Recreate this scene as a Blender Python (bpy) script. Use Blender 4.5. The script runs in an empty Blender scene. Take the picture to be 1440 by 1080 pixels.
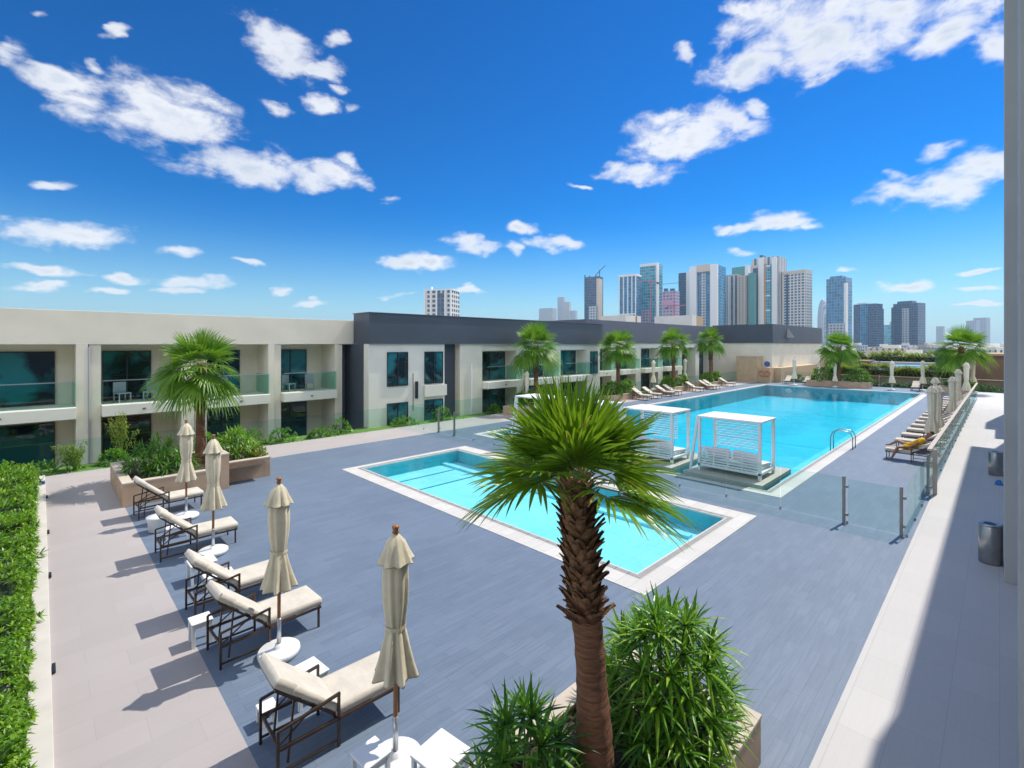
import bpy, bmesh, math, random
from mathutils import Vector, Matrix, Quaternion
R_ = math.radians
scene = bpy.context.scene
COL = scene.collection
random.seed(7)

# ------------------------------------------------------------ camera
HD = R_(45.5); CAMH = 4.5; FP = 674.0; VH = 484.0
FX, FY = math.cos(HD), math.sin(HD); RX, RY = math.sin(HD), -math.cos(HD)
cam = bpy.data.cameras.new('camera'); camo = bpy.data.objects.new('camera', cam); COL.objects.link(camo)
camo.location = (0, 0, CAMH); camo.rotation_euler = (R_(90), 0, HD - R_(90))
cam.sensor_width = 36; cam.lens = 36 * FP / 1440
cam.shift_y = -(540 - VH) / 1440
cam.clip_start = 0.05; cam.clip_end = 20000
scene.camera = camo

# ------------------------------------------------------------ light
SUN_EL = R_(56); SDX, SDY = -1.0, 0.139          # direction the shadows fall
_l = math.hypot(SDX, SDY); SDX /= _l; SDY /= _l
sund = bpy.data.lights.new('sun', 'SUN'); suno = bpy.data.objects.new('sun', sund); COL.objects.link(suno)
sund.energy = 4.4; sund.angle = R_(0.5); sund.color = (1, .95, .87)
trav = Vector((SDX * math.cos(SUN_EL), SDY * math.cos(SUN_EL), -math.sin(SUN_EL)))
suno.rotation_euler = trav.to_track_quat('-Z', 'Y').to_euler(); suno.location = (0, 0, 30)

w = bpy.data.worlds.new('World'); scene.world = w; w.use_nodes = True
wn, wl = w.node_tree.nodes, w.node_tree.links
wn.clear()
def N(nodes, t, **k):
    n = nodes.new(t)
    for a, b in k.items(): setattr(n, a, b)
    return n
sky = N(wn, 'ShaderNodeTexSky', sky_type='NISHITA', sun_disc=False)
sky.sun_elevation = SUN_EL; sky.sun_rotation = math.atan2(-SDX, -SDY)
sky.altitude = 0; sky.air_density = 1.0; sky.dust_density = 0.15; sky.ozone_density = 1.6
hs = N(wn, 'ShaderNodeHueSaturation'); hs.inputs['Saturation'].default_value = 1.75; hs.inputs['Hue'].default_value = .493; hs.inputs['Value'].default_value = 1.0
wl.new(sky.outputs[0], hs.inputs['Color'])
sc1 = N(wn, 'ShaderNodeVectorMath', operation='SCALE'); sc1.inputs['Scale'].default_value = .212; wl.new(hs.outputs[0], sc1.inputs[0])
gm = N(wn, 'ShaderNodeGamma'); gm.inputs['Gamma'].default_value = 1.27; wl.new(sc1.outputs[0], gm.inputs[0])
sc2 = N(wn, 'ShaderNodeVectorMath', operation='SCALE'); sc2.inputs['Scale'].default_value = 3.05; wl.new(gm.outputs[0], sc2.inputs[0])
sc2b = N(wn, 'ShaderNodeVectorMath', operation='MULTIPLY'); sc2b.inputs[1].default_value = (.72, 1.06, 1.2); wl.new(sc2.outputs[0], sc2b.inputs[0])
hz_ = N(wn, 'ShaderNodeMix', data_type='RGBA'); wl.new(sc2b.outputs[0], hz_.inputs[6]); hz_.inputs[7].default_value = (2.9, 4.15, 5.3, 1)
# clouds: ellipses laid over azimuth / elevation, broken up by noise
tc = N(wn, 'ShaderNodeTexCoord')
sep = N(wn, 'ShaderNodeSeparateXYZ'); wl.new(tc.outputs['Generated'], sep.inputs[0])
def M(op, a, b=None, c=None, nodes=wn, links=wl, clamp=False):
    n = nodes.new('ShaderNodeMath'); n.operation = op; n.use_clamp = clamp
    for i, x in enumerate((a, b, c)):
        if x is None: continue
        if isinstance(x, (int, float)): n.inputs[i].default_value = x
        else: links.new(x, n.inputs[i])
    return n.outputs[0]
wl.new(M('MULTIPLY', M('POWER', M('SUBTRACT', 1.0, M('DIVIDE', M('ABSOLUTE', sep.outputs[2]), .28), clamp=True), 2.0), .95), hz_.inputs['Factor'])
az = M('ARCTAN2', sep.outputs[1], sep.outputs[0])
el = M('ARCSINE', sep.outputs[2])
comb = N(wn, 'ShaderNodeCombineXYZ'); wl.new(az, comb.inputs[0]); wl.new(el, comb.inputs[1])
mapn = N(wn, 'ShaderNodeMapping'); mapn.inputs['Scale'].default_value = (1.0, 1.75, 1); wl.new(comb.outputs[0], mapn.inputs[0])
n1 = N(wn, 'ShaderNodeTexNoise'); n1.inputs['Scale'].default_value = 15; n1.inputs['Detail'].default_value = 9; n1.inputs['Roughness'].default_value = .60
n1.inputs['Distortion'].default_value = .25
wl.new(mapn.outputs[0], n1.inputs['Vector'])
n2 = N(wn, 'ShaderNodeTexNoise'); n2.inputs['Scale'].default_value = 5; n2.inputs['Detail'].default_value = 5
wl.new(mapn.outputs[0], n2.inputs['Vector'])
# (u, v, half width, half height, tilt) measured on the sky as seen from the balcony
CL = [(95,118,62,22,8),(20,80,32,18,10),(55,25,20,8,0),(165,47,22,6,0),(135,88,18,12,20),(235,160,105,44,18),(120,145,50,26,8),
 (370,238,110,26,8),(475,245,45,20,15),(75,257,38,8,4),(400,70,62,32,30),(450,95,35,18,10),(475,58,22,12,30),(452,145,26,14,10),(392,155,24,12,15),(490,150,14,9,30),(480,125,14,8,20),
 (100,330,95,18,3),(20,322,50,14,0),(245,352,30,9,5),(65,380,62,9,2),(175,388,32,8,2),(270,395,58,10,2),(60,402,55,7,0),(155,408,28,6,0),(348,367,28,7,0),(397,407,24,7,5),(550,283,16,9,0),(490,225,20,14,20),
 (250,408,40,6,0),(430,425,30,5,0),
 (670,345,42,14,2),(590,368,50,14,0),(735,322,24,10,0),(775,342,42,12,0),(555,417,28,7,0),(660,408,30,6,0),(722,350,16,10,0),
 (965,185,92,36,-12),(1040,175,42,18,10),(900,242,55,15,0),(1060,150,22,12,30),(815,262,20,5,20),
 (1170,35,170,62,-10),(1060,85,70,34,-25),(1150,95,50,22,-20),(1340,30,85,42,-30),(1265,15,70,30,-10),(1040,12,40,12,10),(960,75,16,18,60),(1400,60,40,30,-20),
 (1310,268,98,24,-4),(1385,235,60,20,-8),(1315,217,36,12,-15),(1265,243,30,10,-5),(1270,400,40,9,-3),(1200,377,28,7,0),(1380,405,42,5,0),(1375,380,35,5,-5),(1045,357,22,7,0),
 (1100,310,52,14,-3),(1045,320,26,10,-20),(1010,325,20,8,0),(1140,318,24,7,0),(1370,425,40,4,0)]
tot = None
nw = N(wn, 'ShaderNodeTexNoise'); nw.inputs['Scale'].default_value = 14; nw.inputs['Detail'].default_value = 4
wl.new(mapn.outputs[0], nw.inputs['Vector'])
nws = N(wn, 'ShaderNodeSeparateColor'); wl.new(nw.outputs['Color'], nws.inputs[0])
azw = M('ADD', az, M('MULTIPLY', M('SUBTRACT', nws.outputs[0], .5), .07))
elw = M('ADD', el, M('MULTIPLY', M('SUBTRACT', nws.outputs[1], .5), .045))
def azel(u, v):
    a = FX + (u - 720) / FP * RX, FY + (u - 720) / FP * RY
    return math.atan2(a[1], a[0]), math.atan2((VH - v) / FP, math.hypot(*a))
for (u, v, hw, hh, tl) in CL:
    a0, e0 = azel(u, v)
    a1, e1 = azel(u + hw * math.cos(R_(tl)), v + hw * math.sin(R_(tl)))
    a2, e2 = azel(u - hh * math.sin(R_(tl)), v + hh * math.cos(R_(tl)))
    # matrix with columns (a1-a0,e1-e0),(a2-a0,e2-e0); invert
    A, B, Cc, D = a1 - a0, a2 - a0, e1 - e0, e2 - e0
    det = A * D - B * Cc; iA, iB, iC, iD = D / det, -B / det, -Cc / det, A / det
    p = M('MULTIPLY_ADD', azw, iA, M('MULTIPLY_ADD', elw, iB, -(iA * a0 + iB * e0)))
    q = M('MULTIPLY_ADD', azw, iC, M('MULTIPLY_ADD', elw, iD, -(iC * a0 + iD * e0)))
    r2 = M('ADD', M('MULTIPLY', p, p), M('MULTIPLY', q, q))
    g = M('SUBTRACT', min(1.0, .50 + hw / 110), M('POWER', r2, .8))
    tot = g if tot is None else M('SMOOTH_MAX', tot, g, .12)
nz = M('SUBTRACT', n1.outputs[0], .5)
base = M('ADD', M('MULTIPLY', M('ADD', tot, .28), 1.15), M('MULTIPLY', nz, 4.3))
mr = N(wn, 'ShaderNodeMapRange', interpolation_type='SMOOTHSTEP'); mr.inputs['From Min'].default_value = -.15; mr.inputs['From Max'].default_value = 1.55
wl.new(base, mr.inputs['Value'])
inside = N(wn, 'ShaderNodeMapRange'); inside.inputs['From Min'].default_value = -1.9; inside.inputs['From Max'].default_value = -.3
wl.new(tot, inside.inputs['Value'])
dens = M('MULTIPLY', mr.outputs[0], inside.outputs[0], clamp=True)
# thick middles read greyer than the rims
thick = N(wn, 'ShaderNodeMapRange'); thick.inputs['From Min'].default_value = .9; thick.inputs['From Max'].default_value = 2.1
wl.new(M('ADD', base, M('MULTIPLY', M('SUBTRACT', n2.outputs[0], .5), 1.5)), thick.inputs['Value'])
ccol = N(wn, 'ShaderNodeMix', data_type='RGBA'); wl.new(thick.outputs[0], ccol.inputs['Factor'])
ccol.inputs[6].default_value = (6.3, 6.35, 6.5, 1); ccol.inputs[7].default_value = (4.0, 4.5, 5.3, 1)
mixc = N(wn, 'ShaderNodeMix', data_type='RGBA'); wl.new(M('MULTIPLY', dens, .97), mixc.inputs['Factor'])
wl.new(hz_.outputs[2], mixc.inputs[6]); wl.new(ccol.outputs[2], mixc.inputs[7])
# broken bright cloud, added in the unseen sky behind and above to lift shade
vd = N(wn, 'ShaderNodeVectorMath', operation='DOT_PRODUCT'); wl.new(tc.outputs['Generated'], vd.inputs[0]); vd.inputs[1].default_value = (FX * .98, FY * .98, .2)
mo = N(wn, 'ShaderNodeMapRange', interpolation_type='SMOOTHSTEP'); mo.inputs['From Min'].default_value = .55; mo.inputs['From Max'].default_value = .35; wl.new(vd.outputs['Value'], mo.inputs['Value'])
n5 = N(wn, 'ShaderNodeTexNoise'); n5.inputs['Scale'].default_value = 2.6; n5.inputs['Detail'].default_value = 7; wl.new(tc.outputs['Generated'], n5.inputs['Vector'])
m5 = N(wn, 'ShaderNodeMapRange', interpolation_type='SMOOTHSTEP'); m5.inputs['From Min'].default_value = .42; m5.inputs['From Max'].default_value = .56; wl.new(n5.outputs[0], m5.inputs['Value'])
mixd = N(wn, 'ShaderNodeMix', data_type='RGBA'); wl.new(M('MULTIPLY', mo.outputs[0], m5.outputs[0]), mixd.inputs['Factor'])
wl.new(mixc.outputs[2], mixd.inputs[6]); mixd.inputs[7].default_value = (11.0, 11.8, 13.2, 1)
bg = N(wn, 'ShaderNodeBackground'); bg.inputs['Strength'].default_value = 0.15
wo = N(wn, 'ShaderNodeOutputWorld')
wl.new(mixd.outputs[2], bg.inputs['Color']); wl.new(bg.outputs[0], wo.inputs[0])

scene.view_settings.view_transform = 'Standard'; scene.view_settings.look = 'None'
scene.view_settings.exposure = 0.1; scene.view_settings.gamma = 1.0
scene.cycles.max_bounces = 10; scene.cycles.transparent_max_bounces = 24
scene.cycles.volume_bounces = 0

# ------------------------------------------------------------ materials
MATS = {}
def mat(name, col, rough=.6, metal=0.0, var=.0, vscale=3.0, bump=0.0, bscale=30.0, spec=.5, col2=None):
    if name in MATS: return MATS[name]
    m = bpy.data.materials.new(name); m.use_nodes = True; MATS[name] = m
    n, l = m.node_tree.nodes, m.node_tree.links
    b = n['Principled BSDF']; b.inputs['Base Color'].default_value = (*col, 1)
    b.inputs['Roughness'].default_value = rough; b.inputs['Metallic'].default_value = metal
    b.inputs['Specular IOR Level'].default_value = spec
    t = N(n, 'ShaderNodeTexCoord')
    if var > 0:
        no = N(n, 'ShaderNodeTexNoise'); no.inputs['Scale'].default_value = vscale; no.inputs['Detail'].default_value = 6
        l.new(t.outputs['Object'], no.inputs['Vector'])
        mx = N(n, 'ShaderNodeMix', data_type='RGBA')
        r = N(n, 'ShaderNodeMapRange'); r.inputs['From Min'].default_value = .3; r.inputs['From Max'].default_value = .7
        l.new(no.outputs[0], r.inputs['Value']); l.new(r.outputs[0], mx.inputs['Factor'])
        c2 = col2 or tuple(max(0, c * (1 - var)) for c in col)
        c1 = tuple(min(1, c * (1 + var * .4)) for c in col)
        mx.inputs[6].default_value = (*c1, 1); mx.inputs[7].default_value = (*c2, 1)
        l.new(mx.outputs[2], b.inputs['Base Color'])
    if bump > 0:
        nb = N(n, 'ShaderNodeTexNoise'); nb.inputs['Scale'].default_value = bscale; nb.inputs['Detail'].default_value = 4
        l.new(t.outputs['Object'], nb.inputs['Vector'])
        bp = N(n, 'ShaderNodeBump'); bp.inputs['Strength'].default_value = bump; bp.inputs['Distance'].default_value = .02
        l.new(nb.outputs[0], bp.inputs['Height']); l.new(bp.outputs[0], b.inputs['Normal'])
    return m

def tile_mat(name, c1, c2, mortar, bw, bh, ms=.004, streak=.25, rough=.55, rot=0.0, offs=.5):
    m = bpy.data.materials.new(name); m.use_nodes = True; MATS[name] = m
    n, l = m.node_tree.nodes, m.node_tree.links; b = n['Principled BSDF']
    t = N(n, 'ShaderNodeTexCoord'); mp = N(n, 'ShaderNodeMapping'); mp.inputs['Rotation'].default_value = (0, 0, rot)
    l.new(t.outputs['Object'], mp.inputs[0])
    br = N(n, 'ShaderNodeTexBrick'); br.offset = offs
    br.inputs['Scale'].default_value = 1; br.inputs['Brick Width'].default_value = bw; br.inputs['Row Height'].default_value = bh
    br.inputs['Mortar Size'].default_value = ms; br.inputs['Mortar Smooth'].default_value = .3; br.inputs['Bias'].default_value = 0
    br.inputs['Color1'].default_value = (*c1, 1); br.inputs['Color2'].default_value = (*c2, 1); br.inputs['Mortar'].default_value = (*mortar, 1)
    l.new(mp.outputs[0], br.inputs['Vector'])
    m2 = N(n, 'ShaderNodeMapping'); m2.inputs['Scale'].default_value = (1.3, 22, 1); l.new(mp.outputs[0], m2.inputs[0])
    no = N(n, 'ShaderNodeTexNoise'); no.inputs['Scale'].default_value = 1.4; no.inputs['Detail'].default_value = 7; no.inputs['Roughness'].default_value = .7
    l.new(m2.outputs[0], no.inputs['Vector'])
    n3 = N(n, 'ShaderNodeTexNoise'); n3.inputs['Scale'].default_value = .45; n3.inputs['Detail'].default_value = 5
    l.new(mp.outputs[0], n3.inputs['Vector'])
    f = M('ADD', M('MULTIPLY', M('SUBTRACT', no.outputs[0], .5, nodes=n, links=l), streak * 4, nodes=n, links=l),
          M('MULTIPLY', M('SUBTRACT', n3.outputs[0], .5, nodes=n, links=l), streak * 1.6, nodes=n, links=l), nodes=n, links=l)
    val = M('ADD', f, 1.0, nodes=n, links=l)
    vm = N(n, 'ShaderNodeVectorMath', operation='SCALE'); l.new(br.outputs['Color'], vm.inputs[0]); l.new(val, vm.inputs['Scale'])
    l.new(vm.outputs[0], b.inputs['Base Color'])
    rr = M('MULTIPLY_ADD', no.outputs[0], .35, rough - .17, nodes=n, links=l); l.new(rr, b.inputs['Roughness'])
    bp = N(n, 'ShaderNodeBump'); bp.inputs['Strength'].default_value = .3; bp.inputs['Distance'].default_value = .004
    l.new(M('SUBTRACT', no.outputs[0], br.outputs['Fac'], nodes=n, links=l), bp.inputs['Height']); l.new(bp.outputs[0], b.inputs['Normal'])
    return m

def leaf_mat(name, ramp, rough=.4, trans=.35, tcol=(.25, .5, .03)):
    m = bpy.data.materials.new(name); m.use_nodes = True; MATS[name] = m
    n, l = m.node_tree.nodes, m.node_tree.links; b = n['Principled BSDF']; out = n['Material Output']
    g = N(n, 'ShaderNodeNewGeometry'); cr = N(n, 'ShaderNodeValToRGB')
    while len(cr.color_ramp.elements) < len(ramp): cr.color_ramp.elements.new(.5)
    for e, (p, c) in zip(cr.color_ramp.elements, ramp): e.position = p; e.color = (*c, 1)
    l.new(g.outputs['Random Per Island'], cr.inputs[0]); l.new(cr.outputs[0], b.inputs['Base Color'])
    b.inputs['Roughness'].default_value = rough; b.inputs['Specular IOR Level'].default_value = .4
    tr = N(n, 'ShaderNodeBsdfTranslucent')
    mx2 = N(n, 'ShaderNodeMix', data_type='RGBA'); mx2.inputs['Factor'].default_value = .6
    l.new(cr.outputs[0], mx2.inputs[6]); mx2.inputs[7].default_value = (*tcol, 1); l.new(mx2.outputs[2], tr.inputs[0])
    mx = N(n, 'ShaderNodeMixShader'); mx.inputs[0].default_value = trans
    l.new(b.outputs[0], mx.inputs[1]); l.new(tr.outputs[0], mx.inputs[2]); l.new(mx.outputs[0], out.inputs[0])
    return m

def glass_mat(name, tint=(.75, .93, .88), refl=.06, rough=.01):
    m = bpy.data.materials.new(name); m.use_nodes = True; MATS[name] = m
    n, l = m.node_tree.nodes, m.node_tree.links; out = n['Material Output']; n.remove(n['Principled BSDF'])
    t = N(n, 'ShaderNodeBsdfTransparent'); t.inputs[0].default_value = (*tint, 1)
    g = N(n, 'ShaderNodeBsdfGlossy'); g.inputs['Roughness'].default_value = rough
    f = N(n, 'ShaderNodeFresnel'); f.inputs['IOR'].default_value = 1.45
    mx = N(n, 'ShaderNodeMixShader'); ge = N(n, 'ShaderNodeNewGeometry'); l.new(M('MULTIPLY', M('MULTIPLY', f.outputs[0], .55, nodes=n, links=l), M('SUBTRACT', 1.0, ge.outputs['Backfacing'], nodes=n, links=l), nodes=n, links=l), mx.inputs[0]); l.new(t.outputs[0], mx.inputs[1]); l.new(g.outputs[0], mx.inputs[2])
    l.new(mx.outputs[0], out.inputs[0]); return m

def water_mat(name, tint, wscale=1.5, wstr=.12):
    m = bpy.data.materials.new(name); m.use_nodes = True; MATS[name] = m
    n, l = m.node_tree.nodes, m.node_tree.links; out = n['Material Output']; n.remove(n['Principled BSDF'])
    tcn = N(n, 'ShaderNodeTexCoord')
    a = N(n, 'ShaderNodeTexNoise'); a.inputs['Scale'].default_value = wscale; a.inputs['Detail'].default_value = 4; a.inputs['Distortion'].default_value = 1.0
    l.new(tcn.outputs['Object'], a.inputs['Vector'])
    bp = N(n, 'ShaderNodeBump'); bp.inputs['Strength'].default_value = wstr; bp.inputs['Distance'].default_value = .08
    l.new(a.outputs[0], bp.inputs['Height'])
    t = N(n, 'ShaderNodeBsdfRefraction'); t.inputs['IOR'].default_value = 1.33; t.inputs['Color'].default_value = (*tint, 1); t.inputs['Roughness'].default_value = 0
    l.new(bp.outputs[0], t.inputs['Normal'])
    tp = N(n, 'ShaderNodeBsdfTransparent'); tp.inputs[0].default_value = (*tint, 1)
    g = N(n, 'ShaderNodeBsdfGlossy'); g.inputs['Roughness'].default_value = .02; l.new(bp.outputs[0], g.inputs['Normal'])
    f = N(n, 'ShaderNodeFresnel'); f.inputs['IOR'].default_value = 1.33; l.new(bp.outputs[0], f.inputs['Normal'])
    mx = N(n, 'ShaderNodeMixShader'); l.new(M('MULTIPLY', f.outputs[0], .55, nodes=n, links=l), mx.inputs[0]); l.new(tp.outputs[0], mx.inputs[1]); l.new(g.outputs[0], mx.inputs[2])
    l.new(mx.outputs[0], out.inputs[0]); n.remove(t); return m

def pool_mat(name, c, c2):
    m = tile_mat(name, c, c2, tuple(x * .75 for x in c), .3, .3, .006, .05, .4, 0, 0)
    n, l = m.node_tree.nodes, m.node_tree.links; b = n['Principled BSDF']
    # soft noise makes the mosaic lighter and darker in patches
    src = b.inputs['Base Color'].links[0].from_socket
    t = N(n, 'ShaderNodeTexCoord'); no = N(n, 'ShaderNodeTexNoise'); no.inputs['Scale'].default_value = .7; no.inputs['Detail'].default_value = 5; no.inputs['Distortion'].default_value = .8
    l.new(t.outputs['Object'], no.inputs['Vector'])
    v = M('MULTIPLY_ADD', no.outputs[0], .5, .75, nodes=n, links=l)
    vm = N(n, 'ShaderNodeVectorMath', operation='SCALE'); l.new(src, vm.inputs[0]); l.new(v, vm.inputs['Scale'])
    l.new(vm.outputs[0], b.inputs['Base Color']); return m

def facade_mat(name, wall, glass, sx, sz, wfrac=.5, hfrac=.6, rough=.3):
    """tower facade: repeated bays (sx) and floors (sz) in the tower's own coordinates"""
    m = bpy.data.materials.new(name); m.use_nodes = True; MATS[name] = m
    n, l = m.node_tree.nodes, m.node_tree.links; b = n['Principled BSDF']
    t = N(n, 'ShaderNodeTexCoord'); s = N(n, 'ShaderNodeSeparateXYZ'); l.new(t.outputs['Object'], s.inputs[0])
    q = lambda op, a, b_=None, c=None: M(op, a, b_, c, nodes=n, links=l)
    h = q('ADD', s.outputs[0], s.outputs[1])
    fx = q('FRACT', q('ADD', q('DIVIDE', h, sx), 100.0)); fz = q('FRACT', q('ADD', q('DIVIDE', s.outputs[2], sz), 100.0))
    mk = q('MULTIPLY', q('LESS_THAN', fx, wfrac), q('LESS_THAN', fz, hfrac))
    wn_ = N(n, 'ShaderNodeTexWhiteNoise', noise_dimensions='2D'); cb = N(n, 'ShaderNodeCombineXYZ')
    l.new(q('FLOOR', q('DIVIDE', h, sx)), cb.inputs[0]); l.new(q('FLOOR', q('DIVIDE', s.outputs[2], sz)), cb.inputs[1]); l.new(cb.outputs[0], wn_.inputs['Vector'])
    gv = N(n, 'ShaderNodeVectorMath', operation='SCALE'); gv.inputs[0].default_value = glass; l.new(q('MULTIPLY_ADD', wn_.outputs['Value'], .8, .6), gv.inputs['Scale'])
    mx = N(n, 'ShaderNodeMix', data_type='RGBA'); l.new(mk, mx.inputs['Factor']); mx.inputs[6].default_value = (*wall, 1); l.new(gv.outputs[0], mx.inputs[7])
    l.new(mx.outputs[2], b.inputs['Base Color'])
    l.new(q('SUBTRACT', .75, q('MULTIPLY', mk, .75 - rough)), b.inputs['Roughness']); return m

DARKT = tile_mat('dark_deck_tile', (.148, .190, .252), (.128, .168, .228), (.105, .135, .185), .6, .15, .0032, .20, .5)
LIGHT = tile_mat('light_border_tile', (.405, .362, .342), (.38, .34, .322), (.33, .31, .30), .9, .45, .003, .045, .6)
WALK = tile_mat('pale_walkway_tile', (.51, .485, .455), (.48, .455, .43), (.37, .35, .33), .9, .45, .003, .05, .6)
COPE = tile_mat('coping_stone', (.62, .59, .54), (.56, .53, .48), (.36, .34, .32), .6, .3, .004, .06, .5)
GRATE = tile_mat('overflow_grate', (.52, .50, .47), (.45, .43, .40), (.10, .10, .10), .04, .3, .012, .05, .6)
WALLC = mat('cream_render', (.75, .67, .535), .8, var=.08, vscale=.8, bump=.1, bscale=60)
WALLW = mat('pale_render', (.75, .70, .60), .8, var=.07, vscale=.9, bump=.1, bscale=60)
CHAR = mat('charcoal_cladding', (.060, .070, .090), .55, var=.12, vscale=.6)
CHAR2 = mat('slate_cladding', (.105, .11, .14), .55, var=.1, vscale=.6)
CONC = mat('grey_render', (.34, .34, .35), .8, var=.08, vscale=.7)
PLANT = mat('planter_stone', (.52, .35, .23), .6, var=.22, vscale=2.2, bump=.15, bscale=12)
PLANTT = mat('planter_cap', (.56, .47, .37), .6, var=.12, vscale=3, bump=.1)
SOIL = mat('soil', (.07, .05, .035), .95, var=.4, vscale=8, bump=.6, bscale=25)
WOOD = mat('umbrella_wood', (.34, .14, .04), .45, var=.35, vscale=6)
ALU = mat('brushed_aluminium', (.55, .56, .58), .32, .9, var=.1, vscale=20)
STEEL = mat('stainless_steel', (.42, .42, .42), .34, 1.0, var=.12, vscale=6)
FPOST = mat('fence_post_metal', (.30, .29, .26), .4, .7, var=.1)
WHITE = mat('white_paint', (.80, .80, .79), .45, var=.04, vscale=2)
WPLAS = mat('white_plastic', (.78, .78, .77), .4, var=.05, vscale=5)
CUSH = mat('beige_cushion', (.60, .54, .45), .9, var=.14, vscale=4, bump=.35, bscale=14)
PALEC = mat('pale_cushion', (.60, .52, .43), .9, var=.1, vscale=5, bump=.3, bscale=14)
WCUSH = mat('white_cushion', (.76, .76, .76), .9, var=.06, vscale=4, bump=.4, bscale=9)
FRAME = mat('bronze_frame', (.095, .060, .042), .4, .5, var=.25, vscale=10)
FABR = mat('canopy_fabric', (.64, .56, .40), .9, var=.14, vscale=5, bump=.3, bscale=18)
FABW = mat('pale_canopy_fabric', (.78, .67, .50), .9, var=.1, vscale=5, bump=.2, bscale=18)
MULL = mat('dark_window_frame', (.025, .03, .035), .4, .3)
RAILW = mat('handrail_beige', (.50, .42, .33), .45, .2, var=.1)
TRUNKS = mat('palm_trunk_bark', (.24, .105, .05), .85, var=.5, vscale=11, bump=1.0, bscale=30, col2=(.10, .045, .022))
_n, _l = TRUNKS.node_tree.nodes, TRUNKS.node_tree.links
_mp = N(_n, 'ShaderNodeMapping'); _mp.inputs['Scale'].default_value = (.5, .5, 3.5)
_l.new([q for q in _n if q.type == 'TEX_COORD'][0].outputs['Object'], _mp.inputs[0])
for q in [q for q in _n if q.type == 'TEX_NOISE']: _l.new(_mp.outputs[0], q.inputs['Vector'])
BOOT = mat('palm_leaf_base', (.27, .14, .065), .85, var=.5, vscale=14, bump=.6, bscale=45, col2=(.10, .045, .02))
STEM = mat('palm_petiole', (.30, .30, .08), .5, var=.3, vscale=9)
TAN = mat('tan_stone_cladding', (.52, .37, .22), .7, var=.12, vscale=2)
BROWN = mat('brown_parapet', (.22, .13, .075), .8, var=.2, vscale=.6)
GRASS = mat('lawn', (.13, .24, .03), .95, var=.4, vscale=5, bump=.6, bscale=40)
CORE = mat('hedge_inner', (.015, .035, .008), .95, var=.4, vscale=8)
PALM = leaf_mat('fan_palm_leaf', [(0, (.085, .18, .010)), (.4, (.14, .27, .012)), (.75, (.21, .35, .015)), (.95, (.26, .38, .02)), (1, (.48, .36, .07))], .34, .34, (.24, .42, .02))
PALM2 = leaf_mat('pool_palm_leaf', [(0, (.045, .13, .010)), (.5, (.10, .24, .012)), (1, (.21, .36, .02))], .45, .35, (.25, .45, .03))
SHRUB = leaf_mat('strap_leaf', [(0, (.045, .15, .012)), (.45, (.11, .28, .014)), (.8, (.22, .40, .02)), (1, (.34, .48, .06))], .33, .3, (.22, .45, .03))
SHRUBD = leaf_mat('dark_strap_leaf', [(0, (.025, .10, .012)), (.5, (.065, .19, .014)), (1, (.16, .33, .02))], .36, .25, (.12, .32, .03))
HEDGEL = leaf_mat('hedge_leaf', [(0, (.045, .13, .008)), (.4, (.10, .24, .010)), (.8, (.19, .36, .015)), (1, (.28, .44, .03))], .38, .3, (.28, .5, .02))
YELLOWL = leaf_mat('yellow_green_leaf', [(0, (.09, .16, .01)), (.6, (.20, .28, .02)), (1, (.32, .36, .04))], .5, .3, (.35, .45, .03))
FARL = leaf_mat('far_tree_leaf', [(0, (.030, .06, .015)), (.6, (.06, .11, .02)), (1, (.12, .17, .03))], .7, .2, (.1, .2, .03))
GLASS = glass_mat('clear_green_glass', (.87, .955, .94))
BGLASS = glass_mat('balcony_glass', (.82, .935, .91))
WATER = water_mat('pool_water_surface', (.55, .95, .98), 1.2, .13)
WATERS = water_mat('shallow_water_surface', (.80, .98, .99), 2.0, .25)
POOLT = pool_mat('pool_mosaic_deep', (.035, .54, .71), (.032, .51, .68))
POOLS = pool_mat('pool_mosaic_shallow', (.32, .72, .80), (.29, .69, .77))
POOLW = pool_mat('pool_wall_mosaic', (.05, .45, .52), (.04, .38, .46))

def wglass(name, c, c2):
    m = mat(name, c, .03, var=.5, vscale=1.0, col2=c2, spec=.7); n, l = m.node_tree.nodes, m.node_tree.links
    rm = [q for q in n if q.type == 'MAP_RANGE'][0]; rm.inputs['From Min'].default_value = .42; rm.inputs['From Max'].default_value = .58
    no = [q for q in n if q.type == 'TEX_NOISE'][0]; t = [q for q in n if q.type == 'TEX_COORD'][0]
    mp = N(n, 'ShaderNodeMapping'); mp.inputs['Scale'].default_value = (.7, .7, .9); l.new(t.outputs['Object'], mp.inputs[0]); l.new(mp.outputs[0], no.inputs['Vector']); no.inputs['Distortion'].default_value = .6
    return m
WG = wglass('tinted_window_glass', (.012, .14, .16), (.002, .012, .018))
WGD = wglass('dark_window_glass', (.006, .07, .085), (.002, .006, .009))

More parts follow.
